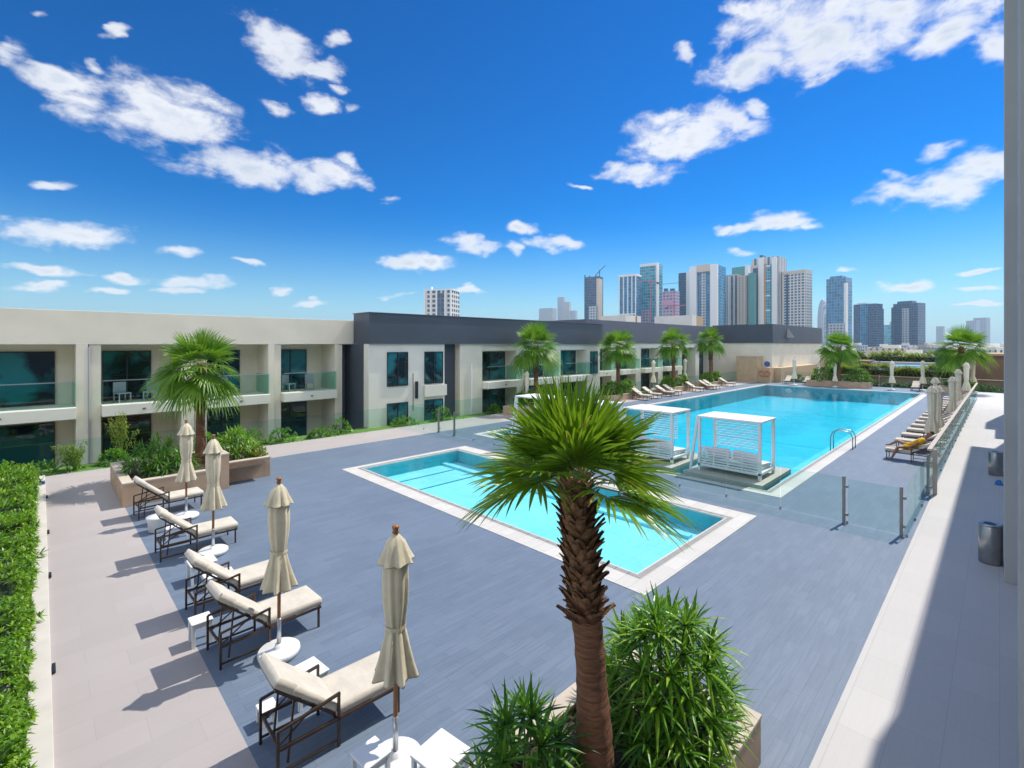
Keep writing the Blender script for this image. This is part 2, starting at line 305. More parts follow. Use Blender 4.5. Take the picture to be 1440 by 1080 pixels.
# ------------------------------------------------------------ mesh helpers
def tag(o, label=None, cat=None, group=None, kind=None):
    if label: o['label'] = label
    if cat: o['category'] = cat
    if group: o['group'] = group
    if kind: o['kind'] = kind
    return o
def empty(name, loc=(0, 0, 0), rz=0, label=None, cat=None, group=None):
    o = bpy.data.objects.new(name, None); COL.objects.link(o); o.location = loc; o.rotation_euler = (0, 0, rz); o.empty_display_size = .1
    return tag(o, label, cat, group)
def frame_of(d):
    d = Vector(d).normalized(); a = Vector((0, 0, 1)) if abs(d.z) < .9 else Vector((1, 0, 0))
    s = d.cross(a).normalized(); return s, s.cross(d).normalized()
class MB:
    def __init__(s): s.v = []; s.f = []
    def box(s, x0, x1, y0, y1, z0, z1, mtx=None):
        b = len(s.v)
        for z in (z0, z1):
            for (x, y) in ((x0, y0), (x1, y0), (x1, y1), (x0, y1)):
                p = Vector((x, y, z)); s.v.append(tuple(mtx @ p if mtx else p))
        s.f += [tuple(b + i for i in q) for q in ((3, 2, 1, 0), (4, 5, 6, 7), (0, 1, 5, 4), (1, 2, 6, 5), (2, 3, 7, 6), (3, 0, 4, 7))]
        return s
    def rect(s, x0, x1, y0, y1, z):
        b = len(s.v); s.v += [(x0, y0, z), (x1, y0, z), (x1, y1, z), (x0, y1, z)]; s.f.append((b, b + 1, b + 2, b + 3)); return s
    def path(s, pts, rad, n=8, cap=True):
        if isinstance(rad, (int, float)): rad = [rad] * len(pts)
        pts = [Vector(p) for p in pts]; rings = []
        for i, p in enumerate(pts):
            d = (pts[min(i + 1, len(pts) - 1)] - pts[max(i - 1, 0)])
            a, c = frame_of(d)
            b = len(s.v); rings.append(b)
            for k in range(n):
                t = 2 * math.pi * k / n; s.v.append(tuple(p + (a * math.cos(t) + c * math.sin(t)) * rad[i]))
        for r0, r1 in zip(rings, rings[1:]):
            for k in range(n): s.f.append((r0 + k, r1 + k, r1 + (k + 1) % n, r0 + (k + 1) % n))
        if cap:
            s.f.append(tuple(rings[0] + k for k in range(n))); s.f.append(tuple(rings[-1] + k for k in reversed(range(n))))
        return s
    def bar(s, p0, p1, wa, wb=None):     # square bar
        wb = wb or wa; p0 = Vector(p0); p1 = Vector(p1); a, c = frame_of(p1 - p0); b = len(s.v)
        for p in (p0, p1):
            for (i, j) in ((-1, -1), (1, -1), (1, 1), (-1, 1)): s.v.append(tuple(p + a * i * wa / 2 + c * j * wb / 2))
        s.f += [tuple(b + i for i in q) for q in ((3, 2, 1, 0), (4, 5, 6, 7), (0, 1, 5, 4), (1, 2, 6, 5), (2, 3, 7, 6), (3, 0, 4, 7))]
        return s
    def lathe(s, prof, n=24, c=(0, 0), mod=None, cap=True, off=None):
        rings = []
        for (r, z) in prof:
            b = len(s.v); rings.append(b)
            for k in range(n):
                t = 2 * math.pi * k / n; rr = r * (mod(t, z) if mod else 1)
                ox, oy = off(z) if off else (0, 0)
                s.v.append((c[0] + ox + rr * math.cos(t), c[1] + oy + rr * math.sin(t), z))
        for r0, r1 in zip(rings, rings[1:]):
            for k in range(n): s.f.append((r0 + k, r0 + (k + 1) % n, r1 + (k + 1) % n, r1 + k))
        if cap:
            s.f.append(tuple(rings[0] + k for k in reversed(range(n)))); s.f.append(tuple(rings[-1] + k for k in range(n)))
        return s
    def blade(s, p, d, up, L, wd, droop=.3, segs=4, fold=.0, prof=None):
        """one leaf strip from p along d; tapers to a point, bends down"""
        p = Vector(p); d = Vector(d).normalized(); side = d.cross(up)
        if side.length < 1e-4: side = Vector((1, 0, 0))
        side.normalize(); nn = side.cross(d)
        prof = prof or (lambda t: (0.45 + 1.8 * t) if t < .3 else 1.0 - ((t - .3) / .7) ** 1.6)
        b = len(s.v)
        for i in range(segs + 1):
            t = i / segs; q = p + d * (L * t); q.z -= droop * L * t * t
            h = wd * .5 * max(prof(t), .02)
            if fold:
                s.v += [tuple(q - side * h + nn * fold * h), tuple(q), tuple(q + side * h + nn * fold * h)]
            else: s.v += [tuple(q - side * h), tuple(q + side * h)]
        k = 3 if fold else 2
        for i in range(segs):
            for j in range(k - 1): s.f.append((b + i * k + j, b + i * k + j + 1, b + (i + 1) * k + j + 1, b + (i + 1) * k + j))
        return s
    def build(s, name, m, parent=None, loc=(0, 0, 0), smooth=False, bevel=0, kind=None, rz=0):
        me = bpy.data.meshes.new(name); me.from_pydata([tuple(v) for v in s.v], [], s.f); me.update()
        if smooth: me.polygons.foreach_set('use_smooth', [True] * len(me.polygons))
        me.materials.append(m)
        o = bpy.data.objects.new(name, me); COL.objects.link(o); o.location = loc
        if rz: o.rotation_euler = (0, 0, rz)
        if parent: o.parent = parent
        if bevel:
            bv = o.modifiers.new('bevel', 'BEVEL'); bv.width = bevel; bv.segments = 3; bv.limit_method = 'ANGLE'
            me.polygons.foreach_set('use_smooth', [True] * len(me.polygons))
            wn2 = o.modifiers.new('wn', 'WEIGHTED_NORMAL'); wn2.keep_sharp = True
        if kind: o['kind'] = kind
        return o
CH = {}
def kids(o): return [c for c in bpy.data.objects if c.parent == o]
def copy_tree(o, parent=None):
    c = o.copy(); COL.objects.link(c); c.parent = parent
    for ch in kids(o): copy_tree(ch, c)
    return c
def struct(mb, name, m, **k): return mb.build(name, m, kind='structure', **k)
def rects_minus(X0, X1, Y0, Y1, holes):
    xs = sorted({X0, X1, *[h[0] for h in holes], *[h[1] for h in holes]}); ys = sorted({Y0, Y1, *[h[2] for h in holes], *[h[3] for h in holes]})
    xs = [x for x in xs if X0 <= x <= X1]; ys = [y for y in ys if Y0 <= y <= Y1]; out = []
    for a, b in zip(xs, xs[1:]):
        for c, d in zip(ys, ys[1:]):
            cx, cy = (a + b) / 2, (c + d) / 2
            if not any(h[0] < cx < h[1] and h[2] < cy < h[3] for h in holes): out.append((a, b, c, d))
    return out

# ------------------------------------------------------------ ground, deck, pools
SP = (7.70, 13.35, 4.45, 16.55)            # small pool, outside of coping
SPW = (8.32, 12.62, 4.98, 16.15)
BP = (15.42, 57.6, 4.48, 18.45)
BPW = (15.85, 57.1, 5.0, 18.0)
DX0, DX1, DY0, DY1 = 1.65, 63.0, 1.42, 20.2
FYN = 22.7
struct(MB().rect(-6000, 6000, -6000, 6000, -9.0), 'ground', mat('sandy_ground', (.30, .27, .21), .95, var=.5, vscale=.02, col2=(.12, .14, .07)))
d = MB()
for r in rects_minus(DX0, DX1, DY0, DY1, [SP, BP]): d.rect(*r, 0)
struct(d, 'dark_tile_deck', DARKT)
d = MB(); d.rect(.1, DX0, DY0, DY1, 0); d.rect(.1, DX1, DY1, FYN + .08, 0); 
struct(d, 'light_tile_border', LIGHT)
struct(MB().rect(.1, DX1, -3.2, DY0, 0), 'walkway', WALK)
d = MB().box(-9, DX1, -3.2, FYN + .08, -8.9, -1.3)
for r in rects_minus(-9, DX1, -3.2, FYN + .08, [(SPW[0] - .01, SPW[1] + .01, SPW[2] - .01, SPW[3] + .01), (BPW[0] - .01, BPW[1] + .01, BPW[2] - .01, BPW[3] + .01)]):
    d.box(r[0], r[1], r[2], r[3], -1.3, -.02)
struct(d, 'podium', CONC)
def pool(nm, O, W, deep, mt, mw, wm, zw):
    c = MB()
    for r in rects_minus(*O, [W]): c.rect(*r, .012)
    x0, x1, y0, y1 = O
    for (a, b, e, f) in ((x0, x1, y0, y0), (x0, x1, y1, y1)):
        k = len(c.v); c.v += [(a, e, 0), (b, e, 0), (b, e, .012), (a, e, .012)]; c.f.append((k, k + 1, k + 2, k + 3))
    for (a, e, f) in ((x0, y0, y1), (x1, y0, y1)):
        k = len(c.v); c.v += [(a, e, 0), (a, f, 0), (a, f, .012), (a, e, .012)]; c.f.append((k, k + 1, k + 2, k + 3))
    # thickness of the inner lip
    X0, X1, Y0, Y1 = W
    for (p, q) in (((X0, Y0), (X1, Y0)), ((X1, Y0), (X1, Y1)), ((X1, Y1), (X0, Y1)), ((X0, Y1), (X0, Y0))):
        k = len(c.v); c.v += [(*p, -.03), (*q, -.03), (*q, .012), (*p, .012)]; c.f.append((k, k + 1, k + 2, k + 3))
    struct(c, nm + '_coping', COPE)
    g = MB(); gi = .10; G = (X0 - .02 - .14, X1 + .16, Y0 - .16, Y1 + .16)
    for r in rects_minus(*G, [(X0 - .04, X1 + .04, Y0 - .04, Y1 + .04)]): g.rect(*r, .016)
    struct(g, nm + '_overflow_grate', GRATE)
    b = MB(); b.rect(X0, X1, Y0, Y1, -deep); struct(b, nm + '_floor', mt)
    b = MB()
    for (p, q) in (((X0, Y0), (X1, Y0)), ((X1, Y0), (X1, Y1)), ((X1, Y1), (X0, Y1)), ((X0, Y1), (X0, Y0))):
        k = len(b.v); b.v += [(*p, -deep), (*q, -deep), (*q, -.03), (*p, -.03)]; b.f.append((k, k + 1, k + 2, k + 3))
    struct(b, nm + '_wall', mw)
    # finely divided water sheet
    struct(MB().rect(X0, X1, Y0, Y1, zw), nm + '_water', wm)
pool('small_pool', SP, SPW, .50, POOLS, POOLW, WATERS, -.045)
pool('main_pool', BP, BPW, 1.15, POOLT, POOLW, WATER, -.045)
s = MB(); s.box(BPW[0] + .001, BPW[1], BPW[2] + .001, BPW[2] + .75, -1.14, -.42); s.box(BPW[0] + .001, BPW[0] + .9, BPW[2] + .751, BPW[3] - .001, -1.14, -.42)
struct(s, 'main_pool_ledge', POOLS)
s = MB(); s.box(SPW[1] - .80, SPW[1] - .60, SPW[2] + .6, SPW[3] - .002, -.499, -.42); s.box(SPW[0] + .002, SPW[0] + .45, SPW[2] + .002, SPW[3] - .002, -.499, -.43)
struct(s, 'small_pool_step', POOLS)
s = MB()
for yy in (13.9,): s.box(SPW[0] + .01, SPW[1] - .9, yy, yy + .07, -.499, -.485)
s.box(SPW[0] + .5, SPW[1] - .9, 15.2, 15.26, -.499, -.485)
struct(s, 'small_pool_marking', mat('pool_marking_tile', (.03, .22, .32), .4))
s = MB()
for xx in (30.0, 44.0): s.box(xx, xx + .12, 5.8, 17.9, -1.149, -1.14)
struct(s, 'main_pool_lane_line', mat('lane_tile', (.04, .50, .62), .4))
# curb with small lights beside the hedge
struct(MB().box(-.12, .1, -3.2, FYN, -.01, .06), 'kerb', mat('kerb_stone', (.60, .56, .50), .7, var=.1), bevel=.008)
for i, y in enumerate((19.6, 12.9, 9.15, 15.9)):
    o = MB().box(-.02, .02, -.12, .12, .0, .03).build('kerb_light', MULL, loc=(.125, y, .015)); tag(o, ['farthest', 'third', 'nearest', 'second farthest'][i] + ' small dark light strip on the kerb of the hedge', 'light', 'kerb lights along the hedge')
# grass outside the north fence, sunken patio by the rooms
struct(MB().box(-9, 70, FYN + .09, 24.6, -1.5, -.10), 'lawn_strip', GRASS)
struct(MB().box(-9, 90, 24.6, 34, -1.8, -1.55), 'lower_patio', LIGHT)
o = MB().box(-.09, .09, -.07, .07, 0, .012).build('deck_drain', STEEL, loc=(7.1, 4.95, .001)); tag(o, 'small square metal floor drain set in the dark deck near the small pool', 'drain')

# ------------------------------------------------------------ hotel wings
def window(mb_parent, x0, x1, y, z0, z1, nm=2, gm=None, trans=None, axis='y'):
    """window in plane y (axis y) ; frame is its sub-part"""
    gm = gm or WG
    g = MB(); f = MB(); t = .05
    def B(m, a, b, c, e, d0, d1):
        if axis == 'y': m.box(a, b, y + d0, y + d1, c, e)
        else: m.box(y + d0, y + d1, a, b, c, e)
    B(g, x0, x1, z0, z1, -.01, .02)
    go = g.build('window', gm, mb_parent)
    for k in range(nm + 1):
        xx = x0 + (x1 - x0) * k / nm; B(f, max(x0, xx - t / 2), min(x1, xx + t / 2), z0 + .05, z1 - .05, -.05, .0)
    B(f, x0, x1, z0, z0 + .05, -.05, .0); B(f, x0, x1, z1 - .05, z1, -.05, .0)
    f.build('window_frame', MULL, go); return go
def balcony(parent, x0, x1, yf, yb, zt, th=.45, rail=1.0):
    s = MB().box(x0, x1, yf, yb, zt - th, zt).build('balcony_slab', WALLW, parent, bevel=.01)
    g = MB(); g.box(x0 + .04, x1 - .04, yf + .05, yf + .065, zt + .04, zt + rail)
    g.box(x0 + .04, x0 + .055, yf + .07, yb - .02, zt + .04, zt + rail); g.box(x1 - .055, x1 - .04, yf + .07, yb - .02, zt + .04, zt + rail)
    g.build('glass_balustrade', BGLASS, s)
    h = MB(); h.box(x0 + .02, x1 - .02, yf + .035, yf + .08, zt + rail, zt + rail + .035)
    h.build('handrail', ALU, s)
    l = MB().lathe([(.05, zt - th * .5 - .02), (.07, zt - th * .5), (.05, zt - th * .5 + .03)], 8, c=((x0 + x1) / 2, yf - .03)).build('spout_light', MULL, s)
def chair(parent, x, y, z):
    c = MB(); c.box(x - .25, x + .25, y - .25, y + .25, z + .38, z + .44); c.box(x - .25, x + .25, y + .2, y + .25, z + .44, z + .9)
    for a in (-.22, .22):
        for b in (-.22, .22): c.bar((x + a, y + b, z), (x + a, y + b, z + .38), .03)
    o = c.build('balcony_chair', WPLAS); return o

W1 = empty('hotel_wing', (-14, 26, -1.6), 0, 'long cream two storey hotel wing with deep balconies at the left end of the deck', 'building')
def part(mb, name, m, root, **k):
    rl = root.location
    mb.v = [(v[0] - rl[0], v[1] - rl[1], v[2] - rl[2]) for v in mb.v]; return mb.build(name, m, root, **k)
# children are given world coordinates, so offset them by the root's location
class Off:
    def __init__(s, root): s.r = root
def shift_children(root):
    for c in kids(root):
        c.location = Vector(c.location) - root.location
YF = 26.0
# left wing: bays between x=-14 and 12.15
MB().box(-14, 12.9, YF - .0, YF + 9, 4.5, 5.85).build('roof_fascia', WALLC, W1, bevel=.01)
MB().box(-14, 12.85, YF + 1.75, YF + 9, -1.6, 4.49).build('back_wall', WALLC, W1)
bays = [(-8.0, -4.9), (-4.0, -1.9 + 2.9), (1.77, 4.54), (5.60, 8.25), (8.86, 11.7)]
bays = [(-11.5, -8.2), (-7.3, -4.2), (-3.2, 1.0), (1.77, 4.54), (5.55, 8.22), (8.86, 11.7)]
cols = [(-8.2, -7.3), (-4.2, -3.2), (1.0, 1.77), (4.54, 5.55), (8.22, 8.86), (11.7, 12.15)]
for (a, b) in cols:
    MB().box(a, (a + b) / 2 - .02, YF - .02, YF + 1.74, -1.6, 4.49).build('column', WALLC, W1)
    MB().box((a + b) / 2 + .02, b, YF + .08, YF + 1.74, -1.6, 4.49).build('column', WALLC, W1)
for i, (a, b) in enumerate(bays):
    balcony(W1, a + .01, b - .01, YF - .35, YF + 1.73, 1.98)
    wl_ = a + .15; wr = a + (b - a) * (.86 if i == 2 else .68)
    window(W1, wl_ , wr, YF + 1.72, 2.0, 4.2, 2)
    window(W1, wl_, wr, YF + 1.72, -1.5, 1.25, 2, WGD)
MB().box(12.16, 13.2, YF + .9, YF + 8, -1.6, 5.9).build('recessed_wall', CHAR2, W1)
MB().path([(1.39, YF - .0, -1.6), (1.39, YF - .0, 4.4)], .04, 8).build('downpipe', CONC, W1)
shift_children(W1)

# middle wing with charcoal roof band
W2 = empty('hotel_wing', (13.2, 24.2, -1.6), 0, 'hotel wing under a long charcoal roof band with a pale block at its near corner', 'building')
Y2 = 24.2
MB().box(12.75, 34.6, Y2 - .15, Y2 + 1.7, 4.52, 6.22).build('roof_band', CHAR, W2, bevel=.01)
MB().box(12.7, 34.7, Y2 - .2, Y2 + 1.75, 6.22, 6.26).build('roof_coping', CHAR2, W2)
MB().box(18.2, 34.6, Y2 + 1.76, Y2 + 12, 4.52, 6.1).build('roof_deck', CHAR2, W2)
MB().box(12.70, 12.777, Y2 + .55, Y2 + 6, -1.6, 4.515).build('charcoal_side', CHAR, W2)
MB().box(12.78, 17.9, Y2, Y2 + 6, -1.6, 4.51).build('white_block', WALLW, W2, bevel=.01)
for (a, b) in ((13.9, 15.25), (16.4, 17.75)):
    window(W2, a, b, Y2 - .01, 2.1, 4.05, 2); window(W2, a, b, Y2 - .01, -1.2, 1.15, 2)
MB().box(16.35, 17.95, Y2 - .18, Y2 - .03, 1.35, 2.02).build('spandrel', WALLW, W2)
MB().box(15.75, 15.9, Y2 - .12, Y2 - .005, 1.3, 2.3).build('wall_lamp', MULL, W2)
MB().box(15.6, 15.62, Y2 - .04, Y2 - .005, .6, 2.8).build('wall_joint', CHAR2, W2)
MB().box(17.91, 19.1, Y2 + .5, Y2 + 6, -1.6, 4.51).build('charcoal_pier', CHAR, W2)
MB().box(19.11, 21.0, Y2 - .0, Y2 + 6, -1.6, 4.51).build('pale_pier', WALLC, W2)
MB().box(20.0, 20.08, Y2 - .08, Y2 - .005, -.6, 3.2).build('downpipe', WHITE, W2)
MB().box(21.01, 34.5, Y2 + .1, Y2 + 6, 4.05, 4.51).build('lintel', WALLW, W2)
MB().box(21.01, 34.5, Y2 + 1.1, Y2 + 6, -1.6, 4.04).build('back_wall', WALLC, W2)
for (a, b) in ((24.3, 25.1), (28.4, 29.2), (32.6, 34.5)): MB().box(a, b, Y2 + .05, Y2 + 1.09, -1.6, 4.04).build('column', WALLW, W2)
for i, (a, b) in enumerate(((21.01, 24.3), (25.1, 28.4), (29.2, 32.6))):
    balcony(W2, a + .01, b - .01, Y2 - .55, Y2 + 1.08, 1.98)
    window(W2, a + .1, a + (b - a) * .93, Y2 + 1.07, 2.0, 3.95, 2); window(W2, a + .1, a + (b - a) * .93, Y2 + 1.07, -1.5, 1.3, 2, WGD)
window(W2, 33.1, 34.1, Y2 + .04, 2.0, 3.9, 2)
shift_children(W2)

W3 = empty('hotel_wing', (36, 26.2, -1.6), 0, 'farther hotel wing with slate roof band and rooms behind the row of palms', 'building')
Y3 = 26.2
MB().box(34.9, 70.3, Y3 - .15, Y3 + 12, 4.6, 6.75).build('roof_band', CHAR2, W3)
MB().box(34.9, 64.0, Y3, Y3 + 6, 4.1, 4.6).build('lintel', WALLW, W3)
MB().box(34.9, 70.3, Y3 + 1.1, Y3 + 6, -1.6, 4.09).build('back_wall', WALLC, W3)
MB().box(64.0, 70.3, Y3 - .1, Y3 + 1.05, 4.0, 4.6).build('lintel', WALLW, W3)
cx = [34.9, 39.2, 43.6, 48.2, 52.8, 57.4, 62.0]
for a in cx: MB().box(a, a + 1.0, Y3 + .02, Y3 + 1.09, -1.6, 4.09).build('column', WALLW, W3)
for a, b in zip(cx, cx[1:]):
    if a < 52: balcony(W3, a + 1.01, b - .01, Y3 - .55, Y3 + 1.08, 1.98)
    window(W3, a + 1.05, b - .15, Y3 + 1.07, 2.0 if a < 52 else -.2, 3.95, 2, WG if a < 52 else WGD)
    if a < 52: window(W3, a + 1.05, b - .15, Y3 + 1.07, -1.5, 1.3, 2, WGD)
window(W3, 63.1, 70, Y3 + 1.07, -.4, 4.0, 4, WG)
for (a, b, y1, z1, m) in ((46.4, 48.5, 32.5, 7.75, WALLW), (48.9, 49.7, 32.5, 7.75, WALLW), (62.9, 64.2, 34.8, 8.45, WALLW), (64.21, 66.4, 34.0, 8.4, TAN)):
    MB().box(a, b, 29.2, y1, 6.75, z1).build('roof_plant_room', m, W3)
MB().box(48.51, 48.89, 29.25, 32.5, 6.75, 7.7).build('roof_plant_room', mat('terracotta', (.5, .22, .1), .8), W3)
shift_children(W3)

W4 = empty('hotel_block', (60.5, 19, 0), 0, 'cream end block with dark roof band closing the far left corner of the pool', 'building')
MB().box(62.0, 84, 19.0, 26.0, -1.6, 4.65).build('wall', WALLC, W4)
MB().box(61.85, 84.2, 18.85, 26.01, 4.65, 6.9).build('roof_band', CHAR, W4)
MB().lathe([(.9, 5.3), (.9, 5.35), (.05, 6.5)], 3, c=(67.5, 18.75)).build('vent_cowl', CONC, W4)
MB().box(62, 78, 18.0, 18.99, -.01, 1.7).build('low_wall', TAN, W4)
MB().box(84.01, 87, 18.95, 25, -1.6, 2.8).build('annex_wall', TAN, W4)
shift_children(W4)

K = empty('pool_kiosk', (60.2, 20.0, 0), 0, 'tan stone clad cabin at the far left corner of the main pool', 'kiosk')
MB().box(0, 1.7, 0, 2.4, 0, 3.0).build('cabin', TAN, K, bevel=.02)
MB().box(-.05, 1.75, -.05, 2.45, 3.0, 3.08).build('roof_slab', PLANTT, K)
MB().box(.1, 1.5, -1.3, -.002, 0, 1.75).build('side_wall', TAN, K)
def ring(R, r, n=28, m=8, c=(0, 0, 0)):
    b = MB()
    for i in range(n):
        t = 2 * math.pi * i / n
        for j in range(m):
            p = 2 * math.pi * j / m; rr = R + r * math.cos(p)
            b.v.append((c[0] + r * math.sin(p), c[1] + rr * math.cos(t), c[2] + rr * math.sin(t)))
    for i in range(n):
        for j in range(m): b.f.append((i * m + j, ((i + 1) % n) * m + j, ((i + 1) % n) * m + (j + 1) % m, i * m + (j + 1) % m))
    return b
for (y, nm) in ((19.5, 'left of the pair on the tan wall'), (18.9, 'right of the pair on the tan wall')):
    o = ring(.30, .07).build('life_ring', mat('orange_ring', (.62, .22, .10), .5, var=.3), loc=(60.18, y, 1.1), smooth=True); tag(o, 'orange life ring hung beside the pool cabin, ' + nm, 'life ring')
o = MB().lathe([(.32, -.02), (.32, .02)], 24).build('round_sign', mat('sign_blue', (.05, .09, .30), .5), loc=(60.2, 18.95, 2.2)); o.rotation_euler = (0, R_(90), 0)
tag(o, 'round dark blue sign mounted above the life rings', 'sign')

# the camera's own building, right edge of the frame
WB = empty('hotel_facade', (13, -.1, 0), 0, 'grey rendered facade of the near hotel building rising at the right edge', 'building')
GR = mat('grey_facade', (.42, .42, .41), .8, var=.08, vscale=1.2, bump=.1, bscale=50)
MB().box(13.0, 14.3, -1.6, -.06, 0, 11.3).build('pilaster', GR, WB, bevel=.01)
MB().box(6.4, 7.0, -1.6, -.125, 0, 9.0).build('pilaster', GR, WB, bevel=.01)
MB().box(44.2, 47.2, -3.2, -.62, 0, 12.7).build('low_wing', GR, WB)
MB().box(-12, 38.4, -3.2, -.40, 13.6, 14.0).build('roof_canopy', GR, WB)
MB().box(14.31, 36.9, -3.2, -.9, 0, 13.59).build('wall', GR, WB)
MB().box(37.2, 43.0, -3.0, -.5, 0, 7.2).build('low_wing', GR, WB)
MB().box(-12, 12.99, -3.2, -3.0, 0, 13.59).build('rear_wall', GR, WB)
MB().box(7.2, 12.6, -1.59, -.5, 2.9, 3.1).build('balcony_slab', GR, WB)
MB().box(7.02, 7.1, -.6, -.16, 5.9, 6.3).build('wall_lamp', MULL, WB)
shift_children(WB)

# ------------------------------------------------------------ glass fences
def fence(name, pts, h, label, posts=None, rail=None, gap=1.5, z=0.0, mt=GLASS):
    root = empty(name, (*pts[0], z), 0, label, 'fence')
    base = Vector((*pts[0], z)); ch = MB(); pane_n = 0
    (x0, y0), (x1, y1) = pts; L = math.hypot(x1 - x0, y1 - y0); n = max(1, round(L / gap)); ux, uy = (x1 - x0) / L, (y1 - y0) / L
    for i in range(n):
        a = i * L / n + .012; b = (i + 1) * L / n - .012
        p = MB().bar((ux * a, uy * a, .03 + (h - .03) / 2), (ux * b, uy * b, .03 + (h - .03) / 2), .012, h - .03)
        # orient: width across, height vertical
        p.build('glass_panel', mt, root)
    c = MB()
    for i in range(n + 1):
        a = i * L / n
        c.box(ux * a - .022, ux * a + .022, uy * a - .022, uy * a + .022, 0, .07)
    c.build('clamp', STEEL, root)
    if rail:
        MB().bar((0, 0, h + .02), (ux * L, uy * L, h + .02), rail[0], rail[1]).build('handrail', RAILW, root)
    for q in (posts or []):
        o = MB().box(-.045, .045, -.03, .03, 0, h + .03).build('post', FPOST, root, loc=(ux * q, uy * q, 0), bevel=.006)
        MB().box(-.05, .05, -.09, -.031, h - .25, h - .19).build('hinge', FPOST, o); MB().box(-.05, .05, -.09, -.031, .2, .26).build('hinge', FPOST, o)
    return root
fence('glass_fence', ((14.42, 2.75), (14.42, 18.7)), 1.15, 'frameless clear glass fence crossing the deck between the small pool and the main pool', posts=[0, 15.95])
fence('glass_gate', ((14.42, 18.78), (14.42, 20.0)), 1.15, 'glass gate between two metal posts at the far left end of the deck fence', posts=[1.22])
fence('glass_fence', ((14.42, 20.06), (14.42, FYN - .1)), 1.15, 'short glass fence panels joining the far gate to the building side fence')
fence('glass_gate', ((14.42, 1.62), (14.42, 2.68)), 1.12, 'clear glass gate leaf closing the gap between the deck fence and the handrail run', posts=[0])
fence('glass_fence', ((14.42, 1.52), (18.95, 1.50)), 1.18, 'glass fence run of three panels beside the light walkway near the right side gate', posts=[4.53])
fence('glass_balustrade', ((19.05, 1.48), (54.5, 1.30)), 1.30, 'long glass balustrade with beige handrail behind the right row of loungers', rail=(.11, .06), gap=1.9)
o = MB().box(-.05, .05, -.05, .05, 0, 1.36).build('newel_post', RAILW, loc=(19.1, 1.36, 0), bevel=.01); tag(o, 'beige end post at the near end of the long handrail', 'post')
fence('glass_fence', ((-8.9, FYN), (62.9, FYN)), 1.15, 'long frameless glass fence along the deck edge in front of the hotel rooms', gap=1.6)
fence('glass_fence', ((62.9, -2.5), (62.9, 17.9)), 1.25, 'glass fence closing the far end of the deck beyond the main pool', posts=[2.2, 6.6, 11.4, 16], gap=2.2)

# ------------------------------------------------------------ planters
def planter(x0, x1, y0, y1, h, label, th=.18, loc=None):
    r = empty('planter', ((x0 + x1) / 2, (y0 + y1) / 2, 0), 0, label, 'planter'); a, b = (x1 - x0) / 2, (y1 - y0) / 2
    w_ = MB(); w_.box(-a, a, -b, -b + th, 0, h - .04); w_.box(-a, a, b - th, b, 0, h - .04); w_.box(-a, -a + th, -b + th, b - th, 0, h - .04); w_.box(a - th, a, -b + th, b - th, 0, h - .04)
    w_.build('wall', PLANT, r)
    c = MB(); e = .01; t2 = th + .02
    c.box(-a - e, a + e, -b - e, -b + t2, h - .04, h); c.box(-a - e, a + e, b - t2, b + e, h - .04, h); c.box(-a - e, -a + t2, -b + t2, b - t2, h - .04, h); c.box(a - t2, a + e, -b + t2, b - t2, h - .04, h)
    c.build('cap', PLANTT, r, bevel=.006)
    MB().rect(-a + th, a - th, -b + th, b - th, h - .1).build('soil', SOIL, r); return r
planter(2.45, 5.52, 1.80, 3.50, .52, 'stone planter in the foreground holding the big fan palm and strappy shrubs')
PL = empty('planter', (1.6, 16.9, 0), 0, 'long stepped tan stone planter at the left holding a palm and dark shrubs', 'planter')
w_ = MB(); P = .2
w_.box(0, 2.35, 0, P, 0, .62); w_.box(2.35, 2.6, .0, P + .6, 0, 1.05); w_.box(2.601, 3.8, .6, .6 + P, 0, .62); w_.box(3.8, 4.0, .6, 3.3, 0, .62); w_.box(0, P, P, 3.3, 0, .62); w_.box(P, 3.8, 3.1, 3.3, 0, .62)
w_.build('wall', PLANT, PL, bevel=.008)
c = MB(); c.box(-.01, 2.34, -.01, P + .03, .62, .66); c.box(2.61, 4.01, .59, .84, .62, .66); c.box(3.78, 4.01, .84, 3.31, .62, .66); c.box(-.01, .23, P + .03, 3.31, .62, .66); c.box(.23, 3.78, 3.08, 3.31, .62, .66); c.box(2.34, 2.61, -.01, .61, 1.05, 1.09)
c.build('cap', PLANTT, PL); MB().rect(P, 3.8, P, 3.1, .54).build('soil', SOIL, PL)
for i, (x, w2) in enumerate(((23.8, 5), (33.7, 5), (43.2, 5.5), (51.6, 5))):
    planter(x - w2 / 2, x + w2 / 2, 21.2, 22.5, .5, ['tan stone planter under the nearest palm of the far row', 'tan stone planter under the second palm of the left row', 'tan stone planter under the third palm of the left row', 'tan stone planter under the farthest palm of the left row'][i])
planter(59.6, 61.2, 9.2, 14.8, .62, 'wide tan stone planter at the far end of the pool with a palm and shrubs')
planter(59.4, 61.4, 1.6, 4.2, .55, 'tan stone planter under the palm at the far right corner of the deck')

